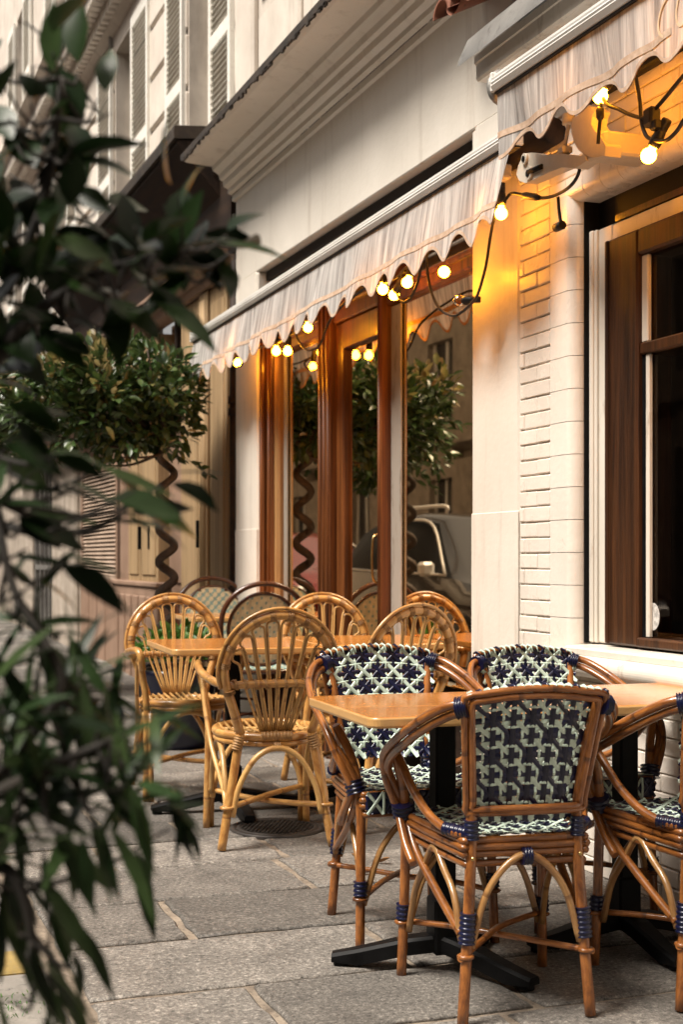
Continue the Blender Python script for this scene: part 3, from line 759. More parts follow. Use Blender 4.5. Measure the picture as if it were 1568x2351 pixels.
q = MB(); q.quad((2.698, 13.5, .95), (2.698, 15.35, .95), (2.698, 15.35, 2.02), (2.698, 13.5, 2.02)); q.build('dark_opening', M['dark'], lf); q = MB(); q.box(2.69, 2.72, 17.4, 19.0, 0, 2.7); q.build('dark_opening', M['dark'], lf)
q = MB()
for yy in (17.42, 17.75, 18.1, 18.5, 18.95): q.box(2.66, 2.70, yy, yy + .05, 0, 2.7)
q.box(2.66, 2.70, 17.4, 19.0, 1.0, 1.06); q.build('door_frame', M['zinc'], lf)
q = MB(); q.prism([(2.70, 3.0), (2.30, 2.55), (2.30, 2.50), (2.34, 2.50), (2.70, 2.93)], 13.7, 20.0); q.build('canopy', M['darkwood'], lf)
q = MB(); q.prism([(2.70, 2.46), (2.58, 2.46), (2.55, 2.50), (2.50, 2.55), (2.50, 2.60), (2.70, 2.60)], 13.42, 20); q.build('cornice', M['brownpanel'], lf)

# drain pipe in the joint between the two shopfronts
q = MB(); q.tube([(2.625, 9.225, gz(9)), (2.625, 9.225, 3.45)], .038, 12)
for z in (.9, 2.1, 2.18, 3.2): q.tube([(2.625, 9.225, z), (2.625, 9.225, z + .05)], .048, 12)
q.box(2.57, 2.66, 9.17, 9.29, 3.28, 3.36)
dp = q.build('drain_pipe', M['darkwood'], base=True); tag(dp, 'dark brown drain pipe in the gap beside the cream cafe pilaster', 'drain pipe')

# ================================================================ ACROSS THE STREET (seen in the panes)
op = thing('apartment_building', 'stone building with tall windows across the street, mirrored in the panes', 'building', (-9, 14, gz(14)), world=True)
q = MB(); XO = -8.2
q.box(XO - .6, XO - .3, -14, 48, -.5, 11.0); q.box(XO - .6, 2.6, -15, -14, -.5, 11.0)  # second box: unseen end wall behind the camera, added to block sky light
cols = [(-12 + 2.6 * k) for k in range(23)]
for k, c in enumerate(cols):
    for (z0, z1) in ((-.2, 3.4), (3.9, 6.6), (7.0, 11.0)):
        q.box(XO - .31, XO, c + 1.4, c + 2.6, z0, z1)
    q.box(XO - .31, XO, c, c + 1.4, 3.0, 4.3); q.box(XO - .31, XO, c, c + 1.4, 6.2, 7.3)
q.prism([(XO - .3, 4.0), (XO + .2, 3.9), (XO + .2, 3.75), (XO - .3, 3.6)], -14, 48)
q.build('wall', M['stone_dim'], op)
q = MB()
for c in cols:
    for (z0, z1) in ((0, 3.0), (4.3, 6.2), (7.3, 9.2)):
        q.box(XO - .26, XO - .22, c, c + 1.4, z0, z1, 1)
        for yy in (c, c + .66, c + 1.32): q.box(XO - .22, XO - .17, yy, yy + .08, z0, z1)
q.build('window', [M['trimwhite'], M['dark']], op)

MB0 = MB

# ================================================================ AWNINGS
def awning(name, label, loc, y0, y1, xb, zb, h, period, phase, out, skew, stripe_to=None, tilt=0.0, amp=.042):
    ym = (y0 + y1) / 2
    class MB(MB0):
        def build(s, *a, **k):
            for v in s.v: v.z += (v.y - ym) * tilt
            return MB0.build(s, *a, **k)
    aw = thing(name, label, 'awning', loc, group=None, world=True)
    ext0, ext1 = y0, y1
    q = MB()                                   # ribbed aluminium front rail
    prof = [(xb - .030, zb - .030), (xb - .040, zb - .012), (xb - .036, zb - .006), (xb - .040, zb), (xb - .034, zb + .008), (xb - .036, zb + .015), (xb - .026, zb + .022), (xb - .026, zb + .030), (xb - .012, zb + .038), (xb + .03, zb + .042), (xb + .036, zb + .02), (xb + .03, zb - .03)]
    q.prism(prof, ext0, ext1); q.box(xb - .038, xb + .034, ext1, ext1 + .012, zb - .032, zb + .040, bev=.005); q.box(xb - .038, xb + .034, ext0 - .012, ext0, zb - .032, zb + .040, bev=.005)
    rail = q.build('front_rail', M['alu'], aw)
    q = MB(); q.box(xb - .024, xb + .028, ext0, ext1, zb - .038, zb - .031); q.build('rail_brush', M['plasticblk'], rail)
    # canvas back to the roller on the wall
    q = MB(); n = 40; b0 = len(q.v)
    xr, zr = XW - .055, zb + .035
    for i in range(n + 1):
        yy = y0 + .02 + (y1 - y0 - .04) * i / n
        for k in range(5):
            t = k / 4; q.v.append(Vector((xb + (xr - xb) * t, yy, zb + .0445 + (zr - zb + .006) * t - .004 * math.sin(math.pi * t))))
    for i in range(n):
        for k in range(4): q.face((b0 + i * 5 + k, b0 + i * 5 + k + 1, b0 + i * 5 + 6 + k, b0 + i * 5 + 5 + k), 0, True)
    q.build('canvas_top', M['fabric'], aw)
    q = MB(); q.tube([(xr - .0, y0 - .01, zr), (xr, y1 + .01, zr)], .05, 14); q.build('roller', M['darkwood'], aw)  # roller coloured dark to stand in for the shade behind the valance
    # valance
    nx = int((y1 - y0) / .0125); nz = 14
    def hem(yy):
        t = ((yy - phase) / period) % 1.0
        w = math.cos(2 * math.pi * t); w = math.copysign(abs(w) ** .85, w); return h - amp + amp * w + .004 * math.sin(yy * 7.3)
    def pt(i, v, off=0.0):
        yy = y0 + (y1 - y0) * i / nx
        d = hem(yy) * v
        wv = .010 * math.sin(yy * 9.0 + 1.3 * math.sin(yy * 3.1)) + .006 * math.sin(yy * 23 + 2) + .004 * mnoise.noise((yy * 14, d * 2, 3))
        x = xb - .014 - out * v + wv * v * 1.2 - off
        return Vector((x, yy + skew * v * (h / .25), zb - .034 - d))
    q = MB(); b0 = len(q.v); m = nz + 1
    for i in range(nx + 1):
        for k in range(m): q.v.append(pt(i, k / nz))
    for i in range(nx):
        for k in range(nz): q.face((b0 + i * m + k, b0 + i * m + k + 1, b0 + (i + 1) * m + k + 1, b0 + (i + 1) * m + k), 0, True)
    val = q.build('valance', M['fabric'], aw)
    def strip(fa, fb, i0, i1, nm):
        s = MB(); b0 = 0
        for side in (1, -1):
            b0 = len(s.v)
            for i in range(i0, i1 + 1):
                yy = y0 + (y1 - y0) * i / nx
                for v in (fa(yy), fb(yy)): s.v.append(pt(i, v, .0022 * side))
            for i in range(i1 - i0): s.face((b0 + 2 * i, b0 + 2 * i + 1, b0 + 2 * i + 3, b0 + 2 * i + 2), 0, True)
        return s.build(nm, M['fabrictrim'], val)
    strip(lambda yy: 1 - .0135 / hem(yy), lambda yy: 1.0, 0, nx, 'hem_trim')
    i0 = 0
    if stripe_to: i0 = int((stripe_to - y0) / (y1 - y0) * nx)
    strip(lambda yy: (h * .60) / hem(yy), lambda yy: (h * .60 + .022) / hem(yy), i0, nx, 'stripe')
    return aw, val, rail
aw1, val1, rail1 = awning('awning', 'long grey canvas awning with a scalloped valance above the oak shop windows', (2.5, 7.0, 2.4), 4.66, 9.36, 2.385, 2.657, .318, .2585, 4.85, .040, .06, None, -.0108, .038)
aw2, val2, rail2 = awning('awning', 'grey scalloped awning with painted lettering over the mahogany window', (2.5, 4.0, 2.6), 2.2, 4.49, 2.245, 2.795, .238, .262, 4.213, -.01, -.03, 3.42, .008, .030)
# painted lettering (only the start of the word is in view)
def stroke(pts_v, w):
    s = MB(); X0 = 2.2255
    P = spline([at_x(x, y, X0) for x, y in pts_v], 10); n = len(P)
    ws = [w * (.55 + .45 * math.sin(math.pi * min(1, max(0, i / (n - 1))))) for i in range(n)]
    for i in range(n):
        a = P[max(0, i - 1)]; b = P[min(n - 1, i + 1)]; t = (b - a).normalized(); nn = Vector((1, 0, 0)).cross(t).normalized()
        s.v += [P[i] + nn * ws[i] / 2, P[i] - nn * ws[i] / 2, P[i] + nn * ws[i] / 2 + Vector((.0012, 0, 0)), P[i] - nn * ws[i] / 2 + Vector((.0012, 0, 0))]
    for i in range(n - 1):
        k = 4 * i
        s.face((k, k + 1, k + 5, k + 4)); s.face((k + 2, k + 6, k + 7, k + 3)); s.face((k, k + 4, k + 6, k + 2)); s.face((k + 1, k + 3, k + 7, k + 5))
    s.build('lettering', M['goldthread'], val2)
stroke([(1560, -60), (1545, -25), (1528, 0), (1518, 22), (1512, 50), (1513, 72), (1521, 84), (1532, 82), (1541, 62)], .0085)
stroke([(1562, -30), (1557, 0), (1553, 26), (1554, 46), (1560, 58), (1568, 54), (1578, 36)], .0085)

# folded arm and cast brackets of the right awning
def pl(pts, t, mi, mb, x):                    # a plate cut to an outline of (y, z), thickness t in x
    n = len(pts); b = mb.add([(x, yy, z) for yy, z in pts] + [(x + t, yy, z) for yy, z in pts])
    for i in range(n):
        j = (i + 1) % n; mb.face((b + i, b + j, b + n + j, b + n + i), mi)
    mb.face([b + i for i in range(n)][::-1], mi); mb.face([b + n + i for i in range(n)], mi)
q = MB(); XB = 2.40
outer = [(1312, 285), (1313, 305), (1318, 325), (1328, 343), (1342, 355), (1360, 362)]
inner = [(1389, 358), (1391, 335), (1380, 312), (1366, 300), (1358, 285), (1360, 268), (1366, 255), (1352, 243), (1336, 250), (1328, 265), (1314, 272)]
pts = [at_x(x, y, XB) for x, y in outer + inner]
pl([(p.y, p.z) for p in pts], .06, 0, q, XB)
a, b = at_x(1388, 350, XB), at_x(1345, 320, XB)
q.box(XB + .004, 2.60, a.y, b.y, a.z, b.z, bev=.008)
q.build('wall_bracket', M['bracket'], aw2)
q = MB(); q.tube([at_x(1306, 262, XB + .03), at_x(1306, 285, XB + .03)], .022, 12); q.tube([at_x(1306, 286, XB + .02), at_x(1296, 348, XB + .02)], .007, 8)
c = at_x(1298, 345, XB + .02); q.box(c.x - .02, c.x + .02, c.y - .02, c.y + .02, c.z - .012, c.z + .012, bev=.004); q.build('crank_eye', M['bracket'], aw2)
q = MB()                                      # folded elbow
pts = [at_x(x, y, XB) for x, y in ((1186, 400), (1190, 380), (1204, 352), (1222, 350), (1250, 356), (1290, 352), (1330, 358), (1345, 352), (1347, 368), (1322, 386), (1290, 384), (1260, 396), (1230, 410), (1206, 420), (1192, 414))]
pl([(p.y, p.z) for p in pts], .05, 0, q, XB)
for (x, y, r) in ((1208, 365, .020), (1218, 398, .024)):
    p = at_x(x, y, XB); q.tube([p + Vector((-.010, 0, 0)), p], r, 14, 0); q.tube([p + Vector((-.013, 0, 0)), p + Vector((-.009, 0, 0))], r * .55, 10, 1)
p0, p1 = at_x(1216, 394, XB - .006), at_x(1244, 382, XB - .006); q.tube([p0, p1], .010, 8, 1)
q.build('arm_elbow', [M['bracket'], M['black']], aw2)
q = MB(); q.box(2.46, 2.50, 3.0, 4.30, 2.70, 2.735, bev=.006); q.build('folding_arm', M['black'], aw2)
q = MB(); q.box(2.44, 2.50, 4.9, 7.0, 2.60, 2.655, bev=.006); q.box(2.44, 2.50, 7.06, 9.1, 2.60, 2.655, bev=.006); q.build('folding_arm', M['bracket'], aw1)
q = MB(); e = at_x(1150, 185, 2.245); q.lathe([(0, -.012), (.062, -.012), (.068, 0), (.062, .012), (0, .012)], 20, (2.27, 4.515, 2.80), 0, Matrix.Rotation(R(90), 4, 'X')); q.build('end_cap', M['zinc'], aw2)

# ================================================================ LIGHT STRINGS
def light_string(label, loc, cable_paths, bulbs):
    ls = thing('light_string', label, 'string lights', loc, group='festoon lights under the awnings', world=True)
    q = MB()
    for c in cable_paths: q.tube(spline(c, 8), .0062, 8)
    q.build('cable', M['plasticblk'], ls)
    for (p, d, lit) in bulbs:
        p = Vector(p); d = Vector(d).normalized()
        Mx = d.to_track_quat('Z', 'Y').to_matrix().to_4x4()
        b = MB(); r = .0240
        b.lathe([(.001, r)] + [(r * math.sin(R(t)), r * math.cos(R(t))) for t in range(10, 151, 10)] + [(.012, -.030), (.012, -.036)], 16, p, 0, Mx)
        bu = b.build('bulb', M['bulb'] if lit else M['bulboff'], ls)
        if not lit: bu['label'] = 'unlit clear glass bulb'
        s = MB(); s.tube([p - d * .030, p - d * .045, p - d * .075, p - d * .088], [.0185, .0195, .017, .012], 12)
        s.box(-.013, .013, -.013, .013, -.02, .02, 0, Matrix.Translation(p - d * .098) @ Mx, bev=.004)
        s.build('socket', M['plasticblk'], ls)
    return ls
XL = 2.44
A = lambda x, y, X=XL: at_x(x, y, X)
cables = [
    [A(1160, 462, 2.42), A(1142, 470), A(1134, 505), A(1126, 545), A(1116, 610), A(1100, 668), A(1088, 690), A(1066, 712), A(1040, 724), A(1008, 706), A(988, 660), A(980, 600), A(986, 560)],
    [A(986, 565), A(970, 600), A(958, 650), A(942, 684), A(925, 692), A(912, 672), A(918, 632), A(934, 612), A(960, 596)],
    [A(930, 622), A(905, 640), A(880, 650), A(850, 655), A(800, 690), A(770, 718), A(752, 745), A(735, 790), A(715, 803), A(700, 800), A(684, 780), A(680, 752), A(700, 728)],
    [A(700, 740), A(672, 765), A(646, 782), A(610, 795), A(580, 800), A(562, 818), A(552, 840), A(536, 838), A(528, 826), A(540, 812), A(522, 822), A(506, 828)],
]
dn = (0, 0, -1)
bulbs = [(A(1020, 624), (-.3, -.95, -.1), True), (A(1055, 690), (-.3, .95, .1), False), (A(935, 648), (-.3, .2, -1), True), (A(879, 664), dn, True), (A(905, 677), (0, .9, -.5), True), 
         (A(634, 806), dn, True), (A(660, 806), (0, .2, -1), True), (A(707, 752), (0, 0, -1), True), (A(545, 833), (0, .3, -1), True), (A(561, 800), (0, -.3, -1), True), (A(1151, 490), dn, True)]
light_string('black festoon cable with round glowing bulbs under the long left awning', (2.44, 6.5, 2.3), cables, bulbs)
XR = 2.36
B = lambda x, y, X=XR: at_x(x, y, X)
cables = [
    [B(1330, 365, 2.44), B(1330, 395, 2.44), B(1312, 425, 2.44), B(1280, 446, 2.46), B(1245, 454, 2.46), B(1205, 448, 2.46), B(1175, 444, 2.45), B(1158, 462, 2.42)],
    [B(1380, 200), B(1382, 218), B(1396, 240), B(1420, 250), B(1445, 262), B(1472, 270), B(1488, 268), B(1505, 250), B(1530, 222), B(1560, 185), B(1600, 140)],
    [B(1455, 150), B(1462, 185), B(1470, 235), B(1474, 280), B(1485, 312), B(1505, 322), B(1530, 322), B(1555, 300), B(1580, 262), B(1620, 220)],
    [B(1282, 452, 2.5), B(1284, 480, 2.5), B(1288, 512, 2.5)],
    [B(1380, 225), B(1380, 262), B(1376, 300), B(1374, 330)],
    [B(1600, 140), (2.41, 3.50, 2.80), (2.44, 3.45, 2.775), (2.40, 3.40, 2.74), at_x(1640, 120, 2.36) + Vector((0, 0, .115)), (2.40, 3.2, 2.66), (2.42, 3.05, 2.615), (2.42, 2.8, 2.66), (2.44, 2.4, 2.80)],
    [B(1620, 220), B(1632, 250), B(1640, 330) + Vector((0, 0, .115)), (2.40, 3.25, 2.60), (2.42, 3.05, 2.615)],
]
bulbs = [(B(1379, 221), (-.2, .5, -.7), True), (B(1490, 357), (-.2, .5, -.75), True), (at_x(1640, 120, 2.36), dn, True), (B(1640, 330), dn, True), ((2.42, 3.05, 2.50), dn, True), ((2.44, 3.45, 2.66), dn, True)]
ls2 = light_string('black festoon cable with bulbs hanging before the brick wall on the right', (2.36, 3.9, 2.6), cables, bulbs)
def conn(q): q.build('connector', M['plasticblk'], ls2)
q = MB()
p = B(1283, 520, 2.5); q.tube([p + Vector((0, -.03, 0)), p + Vector((0, .02, 0))], .016, 10); conn(q)
for p0, p1 in ((B(1200, 447, 2.455), B(1240, 454, 2.455)), (B(1378, 245), B(1379, 275))): q = MB(); q.tube([p0, p0.lerp(p1, .2), p0.lerp(p1, .8), p1], [.008, .013, .013, .008], 10); conn(q)
c = B(1498, 268); q = MB(); q.box(c.x - .02, c.x + .02, c.y - .022, c.y + .026, c.z - .030, c.z + .028, bev=.008); q.box(c.x - .014, c.x + .014, c.y - .036, c.y - .004, c.z - .046, c.z - .016, bev=.005); conn(q)

# ================================================================ WOVEN PANELS
def weave(mb, f, nu, nv, layers, width, th=.0011, seg=8, diag=True, u0=0, v0=0):
    """strands of plastic cane over a surface f(u, v, off); grid cells nu x nv"""
    def strand(ga, gb, w, off, mi, wav=0):
        n = max(2, int(seg * max(abs(gb[0] - ga[0]) / nu, abs(gb[1] - ga[1]) / nv)) + 1)
        if wav: n = 4 * int(max(abs(gb[0] - ga[0]), abs(gb[1] - ga[1])))
        P = []; G = []; O = []
        for i in range(n + 1):
            t = i / n; g = (ga[0] + (gb[0] - ga[0]) * t, ga[1] + (gb[1] - ga[1]) * t)
            o_ = off
            if wav: o_ = .0026 + .0048 * math.cos(2 * math.pi * (g[0] if wav == 1 else g[1]))   # thin strands dip behind the dark ones
            G.append(g); O.append(o_); P.append(f(g[0] / nu, g[1] / nv, o_))
        b = len(mb.v)
        for i in range(n + 1):
            g = G[i]
            tn = (P[min(n, i + 1)] - P[max(0, i - 1)]).normalized()
            nrm = (f(g[0] / nu, g[1] / nv, O[i] + .01) - f(g[0] / nu, g[1] / nv, O[i])).normalized()
            sd = tn.cross(nrm).normalized()
            mb.v += [P[i] + sd * w / 2, P[i] + sd * w * .2 + nrm * th, P[i] - sd * w * .2 + nrm * th, P[i] - sd * w / 2, P[i] - nrm * th]
        for i in range(n):
            for k in range(5):
                k2 = (k + 1) % 5
                mb.face((b + 5 * i + k, b + 5 * i + k2, b + 5 * i + 5 + k2, b + 5 * i + 5 + k), mi, k in (0, 1, 2))
        mb.face([b + k for k in range(5)], mi); mb.face([b + 5 * n + k for k in range(5)][::-1], mi)
    dN, dM, mN, mM = width
    for i in range(nu):
        strand((i + .5, 0), (i + .5, nv), dN, 0, 0)
        if i: strand((i, 0), (i, nv), mN, .0060, 1, 2 if nv > 2 else 0)
    for j in range(nv):
        strand((0, j + .5), (nu, j + .5), dN, .0014, 0)
        if j: strand((0, j), (nu, j), mN, .0060, 1, 1)
    if diag:
        for m in range(0, nu + nv):                # (-1, 1)
            s = m + 1
            pa = [(s - y_, y_) for y_ in (max(0, s - nu), min(nv, s))]
            if abs(pa[0][1] - pa[1][1]) > .3: strand(pa[0], pa[1], dM, .0028, 0 if m % 2 == 0 else 1)
        for k in range(-nv + 1, nu):               # (1, 1)
            pa = [(y_ + k, y_) for y_ in (max(0, -k), min(nv, nu - k))]
            if abs(pa[0][1] - pa[1][1]) > .3: strand(pa[0], pa[1], dM, .0042, 0 if k % 2 == 0 else 1)

def split_build(mb, name, mats, parent):          # one object per loose piece
    n = len(mb.v); par = list(range(n))
    def fd(a):
        while par[a] != a: par[a] = par[par[a]]; a = par[a]
        return a
    for f in mb.f:
        for k in f[1:]: par[fd(k)] = fd(f[0])
    gr = {}
    for i, f in enumerate(mb.f): gr.setdefault(fd(f[0]), []).append(i)
    for fs in gr.values():
        m = MB(); mp = {}
        for i in fs:
            idx = []
            for k in mb.f[i]:
                if k not in mp: mp[k] = len(m.v); m.v.append(mb.v[k])
                idx.append(mp[k])
            m.face(idx, mb.mi[i], mb.sm[i], mb.uv.get(i))
        m.build(name, mats, parent)
def wrap(mb, a, b, r, n=5, mi=0):
    a, b = Vector(a), Vector(b); m = n * 4
    rs = [r * (1.0 + .10 * math.cos(2 * math.pi * (i / 4))) for i in range(m + 1)]
    mb.tube([a.lerp(b, i / m) for i in range(m + 1)], rs, 10, mi)

# ================================================================ BISTRO ARMCHAIR  (faces +Y)
def bistro_chair():
    t = thing('bistro_armchair', 'blue and mint woven cane armchair seen from behind at the front table', 'armchair', (0, 0, 0), group='blue and mint woven armchairs')
    c, cp = M['cane'], M['cane_pale']
    RL = {}
    for s in (-1, 1):
        q = MB(); q.tube(spline([(s * .168, -.222, 0), (s * .152, -.212, .22), (s * .140, -.205, .44), (s * .141, -.207, .54), (s * .153, -.236, .68), (s * .168, -.274, .795)], 5), .0145, 10); 
        leg = q.build('leg', c, t)
        w = MB(); wrap(w, (s * .1545, -.213, .195), (s * .150, -.211, .27), .0205, 6); wrap(w, (s * .139, -.206, .450), (s * .140, -.207, .498), .0185, 4); split_build(w, 'binding', M['navy'], leg)
        q = MB(); q.ball((s * .141, -.2205, .405), .006, 8); q.build('bolt', M['brass'], leg)
        q = MB(); q.tube(spline([(s * .205, .205, 0), (s * .200, .195, .20), (s * .198, .185, .42), (s * .215, .160, .54), (s * .250, .125, .632)], 5), .0140, 10)
        leg = q.build('leg', c, t)
        w = MB(); wrap(w, (s * .202, .199, .16), (s * .201, .197, .20), .0195, 3); wrap(w, (s * .204, .178, .445), (s * .212, .168, .48), .030, 3); split_build(w, 'binding', M['navy'], leg)
        # arm: two canes side by side
        q = MB()
        for o, (dx, dz) in enumerate(((0, 0), (-.012, -.021))):
            P = [(s * (.172 + dx), -.270, .796 + dz), (s * (.220 + dx), -.235, .780 + dz), (s * (.260 + dx), -.150, .738 + dz), (s * (.278 + dx), -.03, .685 + dz), (s * (.280 + dx), .075, .642 + dz), (s * (.276 + dx), .128, .608 + dz),
                 (s * (.262 + dx * 1.2), .160, .555), (s * (.240 + dx * 1.6), .178, .505), (s * (.222 + dx * 1.7), .176, .455)]
            if o == 0: P += [(s * .212, .120, .375), (s * .195, .02, .345)] if False else [(s * .222, .105, .385), (s * .216, .050, .340)]
            else: P += [(s * .196, .10, .37), (s * .182, -.02, .30), (s * .170, -.13, .245), (s * .163, -.195, .215)]
            q.tube(spline(P, 5), .0115, 8)
        arm = q.build('armrest', c, t)
        q = MB(); q.tube(spline([(s * .250, .118, .632), (s * .236, .095, .60), (s * .222, .02, .535), (s * .205, -.08, .485), (s * .175, -.165, .462), (s * .140, -.205, .462)], 5), .0120, 8); q.build('arm_brace', c, arm)
        w = MB(); wrap(w, (s * .170, -.272, .785), (s * .193, -.256, .780), .0265, 4); wrap(w, (s * .188, -.14, .467), (s * .142, -.202, .462), .0165, 6); split_build(w, 'binding', M['navy'], arm)
    # arched braces: rear, front, two sides
    q = MB()
    def arch(a, b, zt):
        a, b = Vector(a), Vector(b); m = (a + b) / 2
        q.tube(spline([a, a.lerp(m, .25) + Vector((0, 0, (zt - a.z) * .55)), a.lerp(m, .62) + Vector((0, 0, (zt - a.z) * .88)), Vector((m.x, m.y, zt)), b.lerp(m, .62) + Vector((0, 0, (zt - a.z) * .88)), b.lerp(m, .25) + Vector((0, 0, (zt - a.z) * .55)), b], 5), .0095, 8)
    arch((-.143, -.214, .185), (.143, -.214, .185), .408); arch((-.190, .192, .13), (.190, .192, .13), .395)
    for s in (-1, 1): arch((s * .163, -.195, .20), (s * .192, .175, .13), .398)
    br = q.build('arch_brace', cp, t)
    w = MB(); wrap(w, (-.012, -.214, .405), (.012, -.214, .405), .022, 3); split_build(w, 'binding', M['navy'], br)
    q = MB()
    q.tube(spline([(-.175, -.225, .162), (-.08, -.11, .172), (0, -.01, .176), (.10, .09, .170), (.205, .212, .150)], 5), .0085, 8); q.tube(spline([(.175, -.225, .160), (.08, -.11, .160), (0, -.01, .158), (-.10, .09, .160), (-.205, .212, .150)], 5), .0085, 8)
    for (x, y, z) in ((-.158, -.216, .165), (.158, -.216, .163), (.203, .2, .15), (-.203, .2, .15)):
        q.tube([(x + .017 * math.cos(a * .7), y + .017 * math.sin(a * .7), z) for a in range(9)], .006, 6, closed=True)
    q.build('stretcher', c, t)
    # seat: stacked rim canes, woven top and wrapped front edge
    def rim(zz, gx):
        return spline([(-.135 - gx, -.205 - gx, zz), (.135 + gx, -.205 - gx, zz), (.165 + gx, -.185, zz), (.198 + gx, .15, zz), (.195 + gx, .195, zz), (.165, .212 + gx, zz), (-.165, .212 + gx, zz), (-.195 - gx, .195, zz), (-.198 - gx, .15, zz), (-.165 - gx, -.185, zz)], 4, True)
    q = MB()
    for zz, gx in ((.446, -.004), (.430, 0), (.413, -.003), (.388, -.010)): q.tube(rim(zz, gx), .0095, 8, closed=True)
    sf = q.build('seat_frame', c, t)
    q = MB()
    def fs(u, v, off):
        w = .148 + (.198 - .148) * min(1, v * 1.15); yy = -.196 + .404 * v; x = (2 * u - 1) * w
        return Vector((x, yy, .456 + off * .9 - .010 * (1 - (2 * u - 1) ** 2) * math.sin(math.pi * v)))
    weave(q, fs, 8, 8, 4, (.0190, .0125, .0080, .0), .0008, seg=5)
    def ff(u, v, off):
        return Vector(((2 * u - 1) * .190, .227 + off * .7 + .003 * math.sin(math.pi * v), .455 - .062 * v))
    weave(q, ff, 8, 1, 4, (.026, .0105, .0085, 0), seg=6)
    q.box(-.192, .192, .205, .2255, .397, .452, 0, bev=.008)
    q.build('seat', [M['navy'], M['mint']], t)
    # back: double cane frame, woven panel wrapped over its front
    def fb(u, v, off):
        w = .150 + .034 * v; z = .490 + .317 * v + .022 * v * (1 - (2 * u - 1) ** 2)
        yy = -.200 - .080 * v ** 1.2 - .022 * (1 - (2 * u - 1) ** 2)
        return Vector(((2 * u - 1) * w, yy + .016 + off, z))
    q = MB()
    def fr_(u, v, e): p = fb(u, v, 0); return p + Vector((0, -.016 - e, 0))
    for e, ins in ((.004, .0), (.006, .052)):
        L = [(ins * .9, .08 + ins * .6)] + [(ins * .9, k / 6) for k in range(1, 6)] + [(ins, 1 - ins)] + [(k / 8, 1 - ins) for k in range(1, 8)] + [(1 - ins, 1 - ins)] + [(1 - ins * .9, k / 6) for k in range(5, 0, -1)] + [(1 - ins * .9, .08 + ins * .6)] + [(1 - k / 5, .08 + ins * .6) for k in range(1, 5)]
        q.tube(spline([fr_(u, v, e) for u, v in L], 2, True), .0088, 8, closed=True)
    q.build('back_frame', c, t)
    q = MB(); weave(q, fb, 7, 7, 4, (.0150, .0135, .0068, 0), .0008, seg=9)
    for k in range(18):                        # strands that wrap over the top roll
        u = (k + .5) / 18; p = fb(u, 1, 0)
        m = (1, 0, 1, 1)[k % 4]
        q.tube([p + Vector((0, .006, -.012)), p + Vector((.004, .002, .006)), p + Vector((.008, -.012, .010)), p + Vector((.012, -.024, .004))], .0058, 6, m, flat=.28)
    q.build('backrest', [M['navy'], M['mint']], t)
    return t

